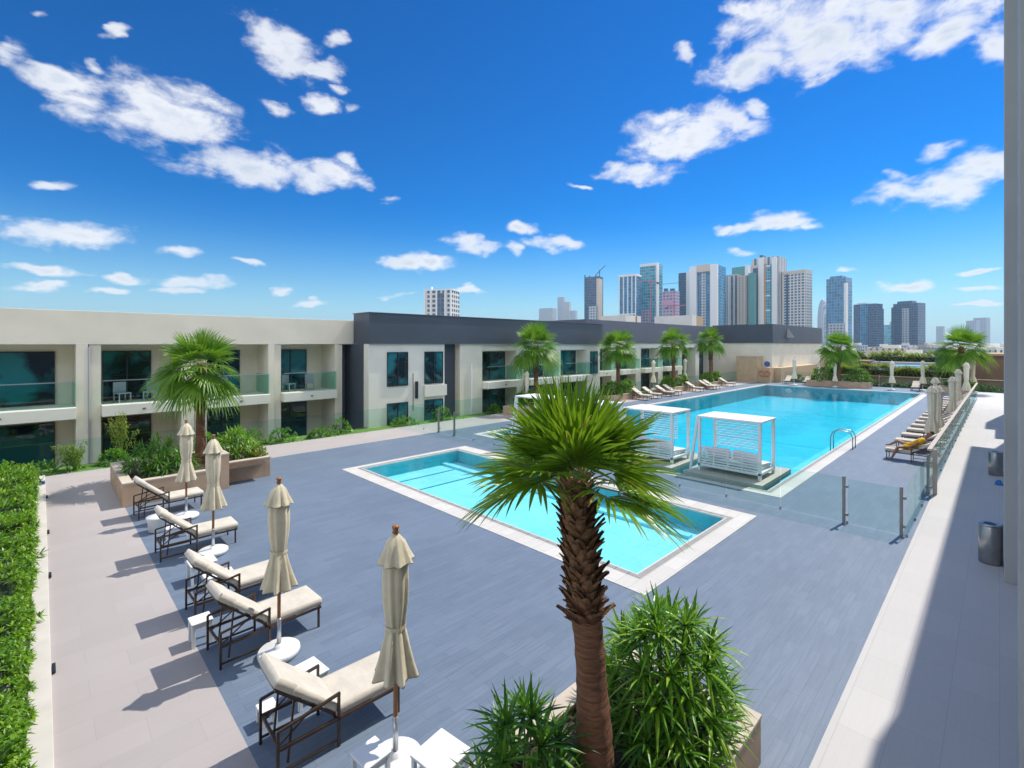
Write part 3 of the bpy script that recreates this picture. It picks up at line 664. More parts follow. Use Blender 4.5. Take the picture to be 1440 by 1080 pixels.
# ------------------------------------------------------------ plants
UP = Vector((0, 0, 1))
def rdir(az_, el_): return Vector((math.cos(az_) * math.cos(el_), math.sin(az_) * math.cos(el_), math.sin(el_)))
def fan(mb, hub, dv, R, nseg, spread, droop, rng, fold=True, dens=1.0):
    d = Vector(dv).normalized(); s = d.cross(UP)
    if s.length < .05: s = Vector((rng.uniform(-1, 1), rng.uniform(-1, 1), 0))
    s.normalize(); n = s.cross(d).normalized()
    tw = rng.uniform(-.5, .5); q = Quaternion(d, tw); s = q @ s; n = q @ n
    if n.z < 0: n = -n; s = -s
    dphi = spread / nseg
    for i in range(nseg):
        ph = -spread / 2 + (i + .5) * dphi
        L = R * (.70 + .30 * math.cos(ph * .8)) * rng.uniform(.92, 1.04)
        cup = .16 * (1 - math.cos(ph)) + .02 * (i % 2)
        ax = (d * math.cos(ph) + s * math.sin(ph) + n * (cup + rng.uniform(-.02, .02))).normalized()
        sd = n.cross(ax).normalized(); nn = ax.cross(sd).normalized() * -1
        if nn.dot(n) < 0: nn = -nn
        st = (.04, .25, .48, .72, .9, 1.0); b = len(mb.v)
        dr = droop * rng.uniform(.6, 1.3); sideb = rng.uniform(-.03, .03)
        for t in st:
            if t <= .48: hw = L * t * dphi * .58
            else: hw = L * .48 * dphi * .58 * (1 - ((t - .48) / .52)) ** .6
            p = hub + ax * (L * t) + sd * sideb * t * t * L; p = Vector(p)
            if t > .35: p.z -= dr * L * ((t - .35) / .65) ** 2
            p.z -= .12 * droop * L * t
            hw = max(hw, .001)
            if fold: mb.v += [tuple(p - sd * hw), tuple(p + nn * -hw * .55), tuple(p + sd * hw)]
            else: mb.v += [tuple(p - sd * hw), tuple(p + sd * hw)]
        k = 3 if fold else 2
        for a in range(len(st) - 1):
            for j in range(k - 1): mb.f.append((b + a * k + j, b + a * k + j + 1, b + (a + 1) * k + j + 1, b + (a + 1) * k + j))
def palm(loc, top, rad, crown, label, seed, nl=34, nseg=24, lean=(0, 0), boots=True, bright=PALM2, group=None, cr=None, fold=False, petf=.42, elmin=-30, dr=(.08, .34), ex=.85, front=None):
    rng = random.Random(seed); root = empty('fan_palm', loc, 0, label, 'palm tree', group)
    H = top - loc[2]
    # trunk: smooth ringed lower part, swollen shaggy head
    prof = []; nz_ = 60
    for i in range(nz_ + 1):
        t = i / nz_; r = rad * (1.25 - .35 * min(1, t * 3)) if t < .33 else rad * .9
        if t < .03: r *= 1.25 - t * 8
        r *= 1 + .022 * (1 - 2 * ((i * .37) % 1)) + .02 * math.sin(i * 5.1)
        if t > .55 and boots: r *= .92
        prof.append((r, t * H))
    off = lambda z: (lean[0] * (z / H) ** 1.4, lean[1] * (z / H) ** 1.4)
    MB().lathe(prof, 20, mod=lambda t, z: 1 + .03 * math.sin(3 * t + z * 4) + .02 * math.sin(7 * t - z * 9), off=off).build('trunk', TRUNKS, root, smooth=True)
    hubc = Vector((lean[0], lean[1], H))
    if boots:
        b = MB(); z = H * .53; k = 0
        while z < H * 1.0:
            t = (z - H * .5) / (H * .5); rr = rad * (.86 + .22 * math.sin(min(1, t * 1.1) * math.pi) ** .7)
            for j in range(10):
                if rng.random() < .10: continue
                a = k * .41 + j * 2 * math.pi / 10 + rng.uniform(-.22, .22); ox, oy = off(z)
                p = Vector((ox + math.cos(a) * rr * .80, oy + math.sin(a) * rr * .80, z + rng.uniform(-.02, .02)))
                out = (.45 if t > .18 else 1.0) * rng.uniform(.6, 1.5)
                dv = Vector((math.cos(a) * out, math.sin(a) * out, 1.0)).normalized()
                L = rad * rng.uniform(.45, 1.05); s_ = dv.cross(Vector((math.cos(a), math.sin(a), 0))).normalized(); o_ = s_.cross(dv).normalized()
                i0 = len(b.v)
                for (q, wq, th_) in ((-.3, .42, .13), (.25, .36, .12), (.7, .22, .08), (1.0, .16 * rng.uniform(.3, 1.6), .04)):
                    c_ = p + dv * L * q + Vector((math.cos(a), math.sin(a), 0)) * (L * .30 * max(0, q) ** 2)
                    b.v += [tuple(c_ - s_ * rad * wq), tuple(c_ + o_ * rad * th_), tuple(c_ + s_ * rad * wq), tuple(c_ - o_ * rad * th_)]
                for r_ in range(3):
                    for m_ in range(4): b.f.append((i0 + r_ * 4 + m_, i0 + r_ * 4 + (m_ + 1) % 4, i0 + (r_ + 1) * 4 + (m_ + 1) % 4, i0 + (r_ + 1) * 4 + m_))
                b.f.append((i0 + 12, i0 + 13, i0 + 14, i0 + 15))
            z += rad * .44; k += 1
        b.build('leaf_base', BOOT, root)
    lf = MB(); st_ = MB()
    for i in range(nl):
        t = (i + .5) / nl
        e = R_(86 - (86 - elmin) * t ** ex) + rng.uniform(-.12, .12); a = i * 2.39996 + rng.uniform(-.25, .25)
        if front is not None and t > .45:
            q_ = math.cos(a - front)
            if q_ > .35: e += R_(48) * (q_ - .2)
        dv = rdir(a, e); R = crown * (1 - petf) * rng.uniform(.88, 1.1); pl = crown * petf * rng.uniform(.75, 1.15) * (.75 + .35 * t)
        p0 = hubc + Vector((math.cos(a) * rad * .45, math.sin(a) * rad * .45, -t * crown * .16))
        d2 = (dv + Vector((0, 0, .25 * math.cos(e)))).normalized()
        p1 = p0 + d2 * pl * .5; p2 = p0 + dv * pl - Vector((0, 0, .04 * crown * t))
        st_.path([p0, p1, p2], [rad * .11, rad * .06, rad * .045], 5, cap=False)
        fd = (p2 - p1).normalized(); fd = (fd + Vector((0, 0, -.9 * dr[1] * t + .10))).normalized()
        fan(lf, p2, fd, R, nseg, R_(rng.uniform(165, 215)) if t > .12 else R_(70), dr[0] + dr[1] * t, rng, fold)
    st_.build('petiole', STEM, root, smooth=True)
    lf.build('crown', bright, root)
    return root
def rosette(lf, c, axis, n, L, wd, rng, spread=(15, 85), droop=.5, fold=.25, segs=4):
    a_, c_ = frame_of(axis); axis = Vector(axis).normalized()
    for i in range(n):
        t = i / max(1, n - 1); el = R_(spread[0] + (spread[1] - spread[0]) * t ** .8) ; az_ = i * 2.4 + rng.uniform(-.3, .3)
        d = axis * math.cos(el) + (a_ * math.cos(az_) + c_ * math.sin(az_)) * math.sin(el)
        lf.blade(c, d, UP, L * rng.uniform(.75, 1.1), wd * rng.uniform(.8, 1.2), droop * (.3 + t), segs, fold)
def shrub(loc, rx, ry, h, nros, L, wd, label, seed, m=SHRUB, group=None, nb=22, name='strappy_shrub', droop=.5, base=.25, core=True):
    rng = random.Random(seed); root = empty(name, loc, 0, label, 'shrub', group); lf = MB(); st_ = MB()
    for i in range(nros):
        # points over a dome
        z = 1 - (i + .5) / nros * (1 - -.1); a = i * 2.39996; r = math.sqrt(max(0, 1 - z * z)) if z > 0 else 1.0
        k = rng.uniform(.70, 1.0)
        c = Vector((rx * r * math.cos(a) * k, ry * r * math.sin(a) * k, h * (base + (1 - base) * max(z, 0) * rng.uniform(.80, 1.04)) - L * .45))
        c.z = max(c.z, .06)
        ax = Vector((r * math.cos(a) * .75, r * math.sin(a) * .75, .55 + z)).normalized()
        rosette(lf, c, ax, nb, L, wd, rng, (8, 88), droop)
        st_.path([(c.x * .25, c.y * .25, 0), (c.x * .6, c.y * .6, c.z * .5), tuple(c)], [.014, .011, .008], 5, cap=False)
    st_.build('stem', mat('shrub_stem', (.10, .12, .04), .8), root); lf.build('foliage', m, root); return root
def bush(loc, rx, ry, h, n, size, label, seed, m=HEDGEL, group=None, name='leafy_bush'):
    rng = random.Random(seed); root = empty(name, loc, 0, label, 'shrub', group); lf = MB()
    for i in range(n):
        z = rng.random(); a = rng.uniform(0, 6.283); r = math.sqrt(1 - z * z) * rng.uniform(.72, 1.05)
        lump = 1 + .18 * math.sin(a * 3 + seed) * math.cos(z * 5)
        c = Vector((rx * r * lump * math.cos(a), ry * r * lump * math.sin(a), max(.03, h * z * lump * rng.uniform(.75, 1.0))))
        ax = Vector((math.cos(a) * r, math.sin(a) * r, .4 + z)).normalized()
        rosette(lf, c, ax, 6, size, size * .38, rng, (15, 80), .3, 0, 2)
    lf.build('foliage', m, root)
    st_ = MB()
    for k in range(5):
        a = k * 1.257; st_.path([(0, 0, -.02), (rx * .3 * math.cos(a), ry * .3 * math.sin(a), h * .6)], [.02, .01], 5)
    st_.build('stem', mat('shrub_stem', (.10, .12, .04), .8), root); return root

palm((3.72, 2.66, .42), 3.24, .155, 1.12, 'big shaggy fan palm in the foreground planter, its crown over the small pool', 11, nl=29, nseg=27, lean=(-.15, .145), bright=PALM, fold=True, petf=.36, elmin=3, dr=(.03, .20), ex=1.05, front=R_(216))
palm((3.84, 18.9, .54), 3.75, .15, 1.62, 'fan palm rising from the long planter at the left of the deck', 21, nl=34)
palm((23.8, 21.9, .4), 4.35, .17, 2.1, 'nearest and widest fan palm of the row along the left side of the main pool', 22, nl=33)
palm((33.7, 21.9, .4), 4.3, .17, 1.95, 'second fan palm of the pool side row, before the step in the dark roof', 23, nl=33)
palm((43.2, 21.9, .4), 4.6, .17, 1.95, 'third fan palm of the pool side row, growing from bright green shrubs', 24, nl=33)
palm((51.6, 21.9, .4), 4.9, .17, 1.9, 'farthest fan palm of the pool side row, beside the dark glazed corner', 25, nl=32)
palm((60.4, 12.0, .5), 4.1, .20, 2.3, 'fan palm at the far end of the main pool in the wide planter', 26, nl=32)
palm((60.4, 2.5, .45), 4.2, .20, 2.5, 'fan palm at the far right corner above the closed umbrellas', 27, nl=33)

shrub((4.83, 2.52, .42), .66, .68, 1.38, 44, .42, .036, 'large bright green domed shrub of narrow strap leaves right of the foreground palm', 31, SHRUB, nb=26)
shrub((3.10, 2.98, .42), .42, .36, 1.0, 15, .42, .036, 'darker spiky strap leaved shrub left of the foreground palm trunk', 32, SHRUBD, nb=24, droop=.35)
shrub((4.2, 2.25, .42), .35, .3, .6, 10, .34, .03, 'low dark strap leaved shrub at the foot of the foreground palm', 33, SHRUBD, nb=20)
for i, (x, y, rx, h, n, mt, lb) in enumerate(((2.35, 18.3, .62, 1.05, 20, SHRUBD, 'dark strappy shrub at the left end of the long planter'), (2.9, 17.7, .55, .85, 14, SHRUBD, 'dark strappy shrub leaning over the front wall of the long planter'),
    (2.9, 19.3, .6, 1.1, 14, SHRUB, 'green strappy shrub at the back of the long planter'), (4.75, 18.5, .65, 1.15, 22, SHRUB, 'bright strappy shrub right of the palm in the long planter'), (5.1, 19.4, .5, 1.0, 12, SHRUB, 'strappy shrub in the back right corner of the long planter'))):
    shrub((x, y, .54), rx, rx, h, n, .38, .045, lb, 40 + i, mt, nb=18)
bush((5.35, 18.0, .54), .3, .35, .45, 160, .10, 'low yellow green bush at the right end of the long planter', 50, YELLOWL)
for i, (x, y, lb) in enumerate(((22.8, 21.8, 'under the nearest palm of the left row, its left side'), (24.8, 21.8, 'under the nearest palm of the left row, its right side'), (32.7, 21.8, 'under the second palm, left side'), (34.8, 21.8, 'under the second palm, right side'), (41.8, 21.8, 'under the third palm, left side'), (44.6, 21.8, 'under the third palm, right side'), (50.4, 21.8, 'under the farthest palm of the left row, left side'), (52.8, 21.8, 'under the farthest palm of the left row, right side'))):
    bush((x, y, .4), 1.15, .55, 1.15, 300, .20, 'green bush ' + lb, 60 + i, HEDGEL if i > 3 else SHRUB)
for i, (y, lb) in enumerate(((10.3, 'right part'), (13.5, 'left part'))): bush((60.4, y, .5), .7, 1.15, 1.5, 330, .22, 'round green bush in the far end planter, ' + lb, 80 + i, SHRUB)
bush((60.4, 2.4, .45), .8, 1.0, .8, 240, .2, 'low bright bush under the far right corner palm', 84, HEDGEL)
# hedge
hr = empty('hedge', (-.75, 0, 0), 0, 'long bright green leafy hedge along the left edge of the deck', 'hedge')
def hedge_h(y): return .80 + .10 * math.sin(y * 4.1) + .05 * math.sin(y * 1.7 + 1) + .03 * math.sin(y * 9)
def hedge_w(y): return .56 + .05 * math.sin(y * 4.1 + .4) + .03 * math.sin(y * 7.3)
c = MB(); ny = 60
for i in range(ny + 1):
    y = 3 + 18.2 * i / ny; h = hedge_h(y) - .13; wv = hedge_w(y) - .14
    for (x, z) in ((-wv - .3, 0), (-wv - .3, h), (wv * .9, h), (wv, 0)): c.v.append((x, y, z))
for i in range(ny):
    for j in range(3): c.f.append((i * 4 + j, i * 4 + j + 1, (i + 1) * 4 + j + 1, (i + 1) * 4 + j))
c.f.append((0, 1, 2, 3)); c.f.append(tuple(ny * 4 + k for k in (3, 2, 1, 0)))
c.build('dark_core', CORE, hr)  # solid dark core added under the leaves to block light
rng = random.Random(5); lf = MB()
for i in range(5200):
    y = 3.2 + 18.2 * rng.random() ** 1.15; h = hedge_h(y); wv = hedge_w(y)
    if rng.random() < .66: p = Vector((rng.uniform(-wv - .35, wv), y, h + rng.uniform(-.10, .05) + .05 * math.sin(y * 13 + rng.random()))); ax = Vector((rng.uniform(-.5, .5), rng.uniform(-.5, .5), 1))
    else: p = Vector((wv + rng.uniform(-.10, .05), y, rng.uniform(.05, h))); ax = Vector((1, rng.uniform(-.5, .5), rng.uniform(.2, 1)))
    sz = .085 if y < 12 else .12
    if rng.random() < .012: p += Vector((.10, 0, .0)); sz *= 1.4
    rosette(lf, p, ax, 8 if y < 12 else 6, sz, sz * .36, rng, (15, 85), .25, .2 if y < 9 else 0, 2)
lf.build('foliage', HEDGEL, hr)
# garden planting behind the north fence
rng = random.Random(9)
gb = [(-1.2, 'left of'), (.6, ''), (2.0, ''), (3.4, ''), (5.2, ''), (6.8, ''), (8.3, ''), (9.9, ''), (11.2, ''), (-3, ''), (15, ''), (17.2, ''), (21.6, ''), (26, '')]
for i, (x, _) in enumerate(gb):
    o = bush((x + rng.uniform(-.3, .3), 23.7 + rng.uniform(-.2, .3), -.12), rng.uniform(.5, .85), .4, rng.uniform(.45, .85), 110, .14, 'low garden bush behind the glass fence, ' + ['by the hedge end', 'behind the kerb corner', 'before the slender yellow shrub', 'left behind the long planter', 'behind the planter palm', 'right behind the long planter', 'before the third room', 'before the fourth room', 'before the dark recess', 'left of the hedge end', 'under the first pale block window', 'under the second pale block window', 'before the pale pier', 'before the second balcony of the dark roofed wing'][i], 100 + i, HEDGEL if i % 2 else SHRUB, group='garden bushes behind the far glass fence')
def bamboo(loc, h, label, seed):
    rng = random.Random(seed); r = empty('slender_shrub', loc, 0, label, 'shrub'); st_ = MB(); lf = MB()
    for k in range(9):
        a = rng.uniform(0, 6.28); tip = Vector((math.cos(a) * .55, math.sin(a) * .35, h * rng.uniform(.6, 1.0)))
        st_.path([(0, 0, 0), tuple(tip * .5 + Vector((0, 0, .1))), tuple(tip)], [.02, .014, .006], 5, cap=False)
        for j in range(34):
            t = rng.uniform(.35, 1.0); p = tip * t + Vector((rng.uniform(-.12, .12), rng.uniform(-.12, .12), .1 * (1 - t)))
            rosette(lf, p, Vector((rng.uniform(-1, 1), rng.uniform(-1, 1), .3)), 4, .13, .03, rng, (20, 80), .5, 0, 2)
    st_.build('stem', STEM, r); lf.build('foliage', YELLOWL, r)
bamboo((2.25, 24.3, -.1), 2.0, 'slender yellow green shrub in front of the second room from the left', 3)
bamboo((0.9, 23.6, -.1), 1.1, 'short feathery shrub behind the glass fence near the hedge end', 4)
bamboo((25.2, 23.7, -.1), 1.6, 'slender yellowish shrub behind the third cabana by the hotel rooms', 5)

# ------------------------------------------------------------ sun loungers
def make_lounger(cm, backang=42, label='', group=''):
    r = empty('sun_lounger', (0, 0, 0), 0, label, 'sun lounger', group)
    W = .31; zf = .31
    f = MB(); t = .028
    for s_ in (-1, 1): f.bar((0.02, s_ * W, zf), (1.42, s_ * W, zf), t, .034)
    for x in (.02, .62, 1.02, 1.41): f.bar((x, -W, zf), (x, W, zf), t, t)
    for s_ in (-1, 1): f.bar((0.0, s_ * W, .07), (.62, s_ * W, .07), .022)
    f.build('frame', FRAME, r)
    for s_ in (-1, 1):
        MB().bar((0, s_ * W, 0), (0, s_ * W, .50), t).build('leg', FRAME, r)
        MB().bar((.64, s_ * W, 0), (.64, s_ * W, .58), t).build('leg', FRAME, r)
        MB().bar((1.38, s_ * W, 0), (1.38, s_ * W, zf), t).build('leg', FRAME, r)
        a = MB(); a.bar((.655, s_ * (W + .002), .59), (.22, s_ * (W + .002), .53), .030, .026); a.bar((.22, s_ * (W + .002), .53), (.0, s_ * (W + .002), .50), .028, .024); a.build('armrest', FRAME, r)
    ca, sa = math.cos(R_(backang)), math.sin(R_(backang)); hx, hz = .62, .34; L = .84
    bf = MB()
    for s_ in (-1, 1): bf.bar((hx, s_ * (W - .05), hz), (hx - L * ca, s_ * (W - .05), hz + L * sa), .026)
    for k in (.1, .35, .6, .85, 1.0): bf.bar((hx - L * ca * k, -W + .05, hz + L * sa * k), (hx - L * ca * k, W - .05, hz + L * sa * k), .02)
    for s_ in (-1, 1):
        bf.bar((hx - L * ca * .7, s_ * (W - .07), hz + L * sa * .7), (.12, s_ * (W - .07), .08), .02); bf.bar((hx - L * ca * .35, s_ * (W - .07), hz + L * sa * .35), (.02, s_ * (W - .07), .30), .016)
    bf.build('backrest_frame', FRAME, r)
    def cush(name, mtx, x0, x1, y0, y1, z0, z1, puff=.012):
        b = MB(); nx, ny_ = 26, 16
        for side in (1, 0):
            for i in range(nx + 1):
                for j in range(ny_ + 1):
                    u, v = i / nx, j / ny_
                    e = min(1, min(u, 1 - u) * 9) ** .5 * min(1, min(v, 1 - v) * 6) ** .5
                    e2 = .80 + .20 * e
                    zm = (z0 + z1) / 2; hh = (z1 - z0) / 2
                    x = x0 + (x1 - x0) * u; y = y0 + (y1 - y0) * v
                    z = zm + (hh * e2 + puff * math.sin(u * 7) * math.sin(v * 3.1)) * (1 if side else -1)
                    b.v.append(tuple(mtx @ Vector((x, y, z))) if mtx else (x, y, z))
        M_ = (nx + 1) * (ny_ + 1); q = lambda i, j, s_: i * (ny_ + 1) + j + (0 if s_ else M_)
        for i in range(nx):
            for j in range(ny_):
                b.f.append((q(i, j, 1), q(i + 1, j, 1), q(i + 1, j + 1, 1), q(i, j + 1, 1))); b.f.append((q(i, j, 0), q(i, j + 1, 0), q(i + 1, j + 1, 0), q(i + 1, j, 0)))
        for i in range(nx):
            b.f.append((q(i, 0, 0), q(i + 1, 0, 0), q(i + 1, 0, 1), q(i, 0, 1))); b.f.append((q(i, ny_, 1), q(i + 1, ny_, 1), q(i + 1, ny_, 0), q(i, ny_, 0)))
        for j in range(ny_):
            b.f.append((q(0, j, 1), q(0, j + 1, 1), q(0, j + 1, 0), q(0, j, 0))); b.f.append((q(nx, j, 0), q(nx, j + 1, 0), q(nx, j + 1, 1), q(nx, j, 1)))
        return b.build(name, cm, r, smooth=True)
    cush('seat_cushion', None, .62, 1.44, -.30, .30, .325, .445, .004)
    mt = Matrix.Translation((hx, 0, hz + .02)) @ Matrix(((-ca, 0, sa, 0), (0, 1, 0, 0), (sa, 0, ca, 0), (0, 0, 0, 1)))
    cush('backrest_cushion', mt, .02, .66, -.30, .30, .01, .10, .003)
    cush('head_pillow', mt, .655, .89, -.29, .29, .0, .115, .003)
    return r
GA = 'loungers along the left side of the deck'
L0 = make_lounger(CUSH, 42, 'beige lounger nearest the camera, bottom centre left of the foreground planter', GA)
L0.location = (1.75, 5.52, 0); L0.rotation_euler.z = R_(-2)
for (y, rz, lb) in ((7.86, 2, 'second beige lounger from the camera, behind the white pedestal base of the second umbrella'), (9.36, 1, 'middle beige lounger of the left row, right next to the second one'), (12.45, 0, 'fourth beige lounger from the camera, under the third umbrella'), (15.68, 3, 'farthest beige lounger of the left row, in front of the long planter')):
    o = copy_tree(L0); o.location = (1.76, y, 0); o.rotation_euler.z = R_(rz); o['label'] = lb
GB = 'loungers along the right side of the main pool'
P0 = make_lounger(PALEC, 30, 'pale lounger at the near end of the right row carrying a person in yellow', GB)
P0.location = (23.9, 1.72, 0); P0.rotation_euler.z = R_(90)
rb = [(28.2, 'pale lounger just past the second one of the right row'), (31.7, 'pale lounger between the third and fourth of the right row'), (35.1, 'pale lounger under the slim umbrella of the right row'), (38.3, 'pale lounger past the wide umbrella of the right row'), (41.4, 'pale lounger past the middle of the right row'), (44.6, 'pale lounger beside the umbrella past the middle of the right row'), (48.2, 'second to last pale lounger of the right row'), (26.4, 'second pale lounger from the near end of the right row'), (30.0, 'third pale lounger from the near end of the right row'), (33.4, 'fourth pale lounger of the right row, behind the nearest closed umbrellas'), (36.8, 'fifth pale lounger of the right row'), (39.8, 'sixth pale lounger of the right row'), (43, 'seventh pale lounger of the right row'), (46.2, 'eighth pale lounger of the right row'), (50, 'last pale lounger of the right row, by the far planter')]
for (x, lb) in rb:
    o = copy_tree(P0); o.location = (x, 1.72 if x < 44 else 1.6, 0); o.rotation_euler.z = R_(90 + random.uniform(-2, 2)); o['label'] = lb
GC = 'loungers along the left side of the main pool'
lc = [(34.8, 'pale lounger left of the third palm, nearest of the far pool side row'), (36.4, 'second pale lounger of the far pool side row'), (38.6, 'third pale lounger of the far pool side row'), (40.0, 'pale lounger just before the trunk of the third palm'), (44.4, 'pale lounger just past the third palm'), (47.2, 'left lounger of the close pair between the third and farthest palms'), (48.2, 'right lounger of the close pair between the third and farthest palms'), (52.2, 'pale lounger below the farthest palm of the left row')]
for (x, lb) in lc:
    o = copy_tree(P0); o.location = (x, 21.05, 0); o.rotation_euler.z = R_(-90 + random.uniform(-4, 4)); o['label'] = lb; o['group'] = GC
for (x, y, lb) in ((61.1, 5.7, 'lounger with raised white back alone at the far end of the main pool'), (61.2, 16.9, 'lounger left of the tan umbrella by the low wall at the far end'), (61.2, 14.95, 'lounger right of the tan umbrella by the far end planter')):
    o = copy_tree(P0); o.location = (x, y, 0); o.rotation_euler.z = R_(180); o['label'] = lb; o['group'] = 'loungers at the far end of the pool'

# ------------------------------------------------------------ closed umbrellas
def make_umbrella(fm, pole_m, label, group, top=2.57, bot=.98, fat=1.0, base=True, seed=1):
    rng = random.Random(seed)
    r = empty('closed_umbrella', (0, 0, 0), 0, label, 'umbrella', group); T = top
    ph = [rng.uniform(0, 6) for _ in range(4)]
    def md(t, z):
        k = (T - z) / (T - bot)
        amp = .05 + .20 * max(0, (k - .55) / .45) ** 1.2
        return 1 + amp * math.cos(8 * t + ph[0] + .5 * math.sin(z * 3)) + amp * .4 * math.cos(13 * t + ph[1] + z * 2) + .03 * math.sin(2 * t + z * 5)
    tie = T - (T - bot) * .67
    prof = [(.03, T - .30), (.10 * fat, T - .34), (.135 * fat, T - .45), (.138 * fat, T - .62), (.130 * fat, T - .80), (.115 * fat, tie + .15), (.10 * fat, tie + .04), (.092 * fat, tie), (.105 * fat, tie - .06), (.135 * fat, tie - .20), (.165 * fat, tie - .36), (.195 * fat, bot + .02), (.20 * fat, bot), (.17 * fat, bot + .03), (.07, tie - .1)]
    MB().lathe(prof, 56, mod=md, cap=False).build('canopy', fm, r, smooth=True)
    def md2(t, z):
        k = (T - z) / .4; return 1 + .13 * k * math.cos(8 * t + ph[2]) + .06 * k * math.cos(15 * t + ph[3])
    v = MB().lathe([(.02, T - .09), (.045 * fat, T - .11), (.10 * fat, T - .18), (.135 * fat, T - .28), (.175 * fat, T - .375), (.18 * fat, T - .385), (.15 * fat, T - .36), (.05, T - .25)], 48, mod=md2, cap=False).build('vent_cap', fm, r, smooth=True)
    MB().lathe([(.022, T - .12), (.024, T - .09), (.040, T - .075), (.030, T - .06), (.030, T - .04), (.042, T - .025), (.036, T - .005), (.01, T)], 14).build('finial', pole_m, r, smooth=True)
    MB().lathe([(.024, .50), (.024, T - .2)], 14, cap=False).build('pole', pole_m, r, smooth=True)
    t = MB().lathe([(.112 * fat, tie - .02), (.112 * fat, tie + .02)], 28, mod=lambda a, z: 1 + .05 * math.cos(8 * a + ph[0]), cap=False).build('tie_strap', fm, r, smooth=True)
    MB().lathe([(.03, .10), (.03, .52), (.026, .53)], 14).build('pole_sleeve', ALU, r, smooth=True)
    if base:
        b = MB().lathe([(.24, 0), (.27, .015), (.285, .05), (.28, .085), (.26, .10), (.08, .105), (.06, .12), (.05, .17), (.02, .17)], 36).build('base', WPLAS, r, smooth=True)
    return r
GU = 'closed wooden umbrellas along the left loungers'
U0 = make_umbrella(FABR, WOOD, 'nearest closed cream umbrella on a wooden pole, beside the foot of the nearest lounger', GU, seed=3)
U0.location = (2.70, 4.52, 0)
for i, (x, y, rz, lb) in enumerate(((2.46, 7.32, 40, 'second closed cream umbrella, its white base behind the nearest lounger'), (2.64, 11.85, 95, 'third closed cream umbrella, in front of the long planter'), (2.68, 14.75, 200, 'farthest closed cream umbrella of the left row, over the planter front'))):
    u = make_umbrella(FABR, WOOD, lb, GU, seed=10 + i, top=2.57 - .01 * i); u.location = (x, y, 0); u.rotation_euler.z = R_(rz)
GV = 'closed pale umbrellas on the right side of the main pool'
V0 = make_umbrella(FABW, WOOD, 'nearest closed pale umbrella of the right row', GV, top=2.80, bot=.66, fat=1.12, seed=8)
V0.location = (27.4, 2.05, 0)
for (x, y, s_, lb) in ((29.0, 1.95, .97, 'second closed pale umbrella, overlapping the nearest one from behind'), (34.6, 2.45, 1, 'slim closed pale umbrella behind the first pair, nearer the pool'), (36.2, 1.85, 1, 'wide closed pale umbrella in the middle of the right row'), (43.8, 1.95, 1.05, 'closed pale umbrella past the middle of the right row'), (53.5, 1.9, 1.12, 'tall closed pale umbrella left of the pair at the far end of the row'), (61.8, 1.75, 1.15, 'farthest closed pale umbrella of the right row, near the corner palm')):
    o = copy_tree(V0); o.location = (x, y, 0); o.rotation_euler.z = random.uniform(0, 6); o.scale = (s_, s_, s_); o['label'] = lb
for (x, y, z, s_, lb) in ((59.4, 7.4, 0, 1.06, 'closed pale umbrella at the far end, left of the lone lounger'), (60.6, 5.2, 0, 1.08, 'closed pale umbrella at the far end, right behind the lone lounger'), (59.1, 12.05, 0, .95, 'closed pale umbrella in front of the far end planter palm'), (58.6, 15.7, 0, 1.1, 'closed tan umbrella between two loungers before the far cream wall'),
    (22.7, 21.7, 0.4, .86, 'closed pale umbrella beside the nearest palm of the left row'), (39.4, 21.9, .4, .98, 'closed pale umbrella left of the third palm of the row'), (45.6, 21.9, .4, .98, 'closed pale umbrella between the third and farthest palms of the row')):
    o = copy_tree(V0); o.location = (x, y, z); o.rotation_euler.z = random.uniform(0, 6); o.scale = (s_, s_, s_); o['label'] = lb; o['group'] = 'closed pale umbrellas around the far side of the pool'

def balcony_chair(x, y, z, rz, lb):
    r = empty('balcony_chair', (x, y, z), R_(rz), lb, 'chair', 'chairs on the hotel balconies')
    MB().box(-.24, .24, -.24, .24, .38, .43).build('seat', CONC, r, bevel=.01)
    MB().box(-.24, .24, .2, .24, .44, .88).build('backrest', CONC, r, bevel=.01)
    for a in (-.21, .21):
        for b in (-.21, .21): MB().bar((a, b, 0), (a, b, .379), .035).build('leg', CONC, r)
for (x, rz, lb) in ((2.5, 20, 'left grey chair on the second balcony from the left'), (3.5, -25, 'right grey chair on the second balcony from the left'), (9.4, 30, 'left grey chair on the end balcony of the cream wing'), (10.5, -20, 'right grey chair on the end balcony of the cream wing'), (6.4, 10, 'grey chair on the balcony right of the planter palm')):
    balcony_chair(x, 26.5, 1.985, rz, lb)
# ------------------------------------------------------------ side tables
def table(x, y, h, sx, sy, rz, label, slab=False):
    r = empty('side_table', (x, y, 0), R_(rz), label, 'side table')
    MB().box(-sx, sx, -sy, sy, h - .03, h).build('top', WPLAS, r, bevel=.008)
    for a in (-1, 1):
        for b in (-1, 1): MB().box(a * (sx - .03) - .022, a * (sx - .03) + .022, b * (sy - .03) - .022, b * (sy - .03) + .022, 0, h - .031).build('leg', WPLAS, r, bevel=.004)
    for b in (-1, 1): MB().box(-sx + .055, sx - .055, b * (sy - .03) - .012, b * (sy - .03) + .012, h - .09, h - .032).build('apron', WPLAS, r)
    return r
table(2.90, 3.98, .36, .22, .22, 8, 'white side table at the bottom edge right of the nearest umbrella base')
table(2.40, 4.50, .34, .15, .15, 5, 'white side table half hidden behind the nearest umbrella pole')
table(2.42, 6.20, .34, .20, .20, 6, 'white square side table between the nearest lounger and the second umbrella')
table(1.92, 6.12, .20, .10, .10, 0, 'small white side table behind the head of the nearest lounger')
table(1.72, 8.47, .36, .14, .14, 0, 'white square side table with open legs behind the second lounger')
table(2.20, 10.72, .36, .22, .20, 0, 'white side table between the middle lounger and the third umbrella base')
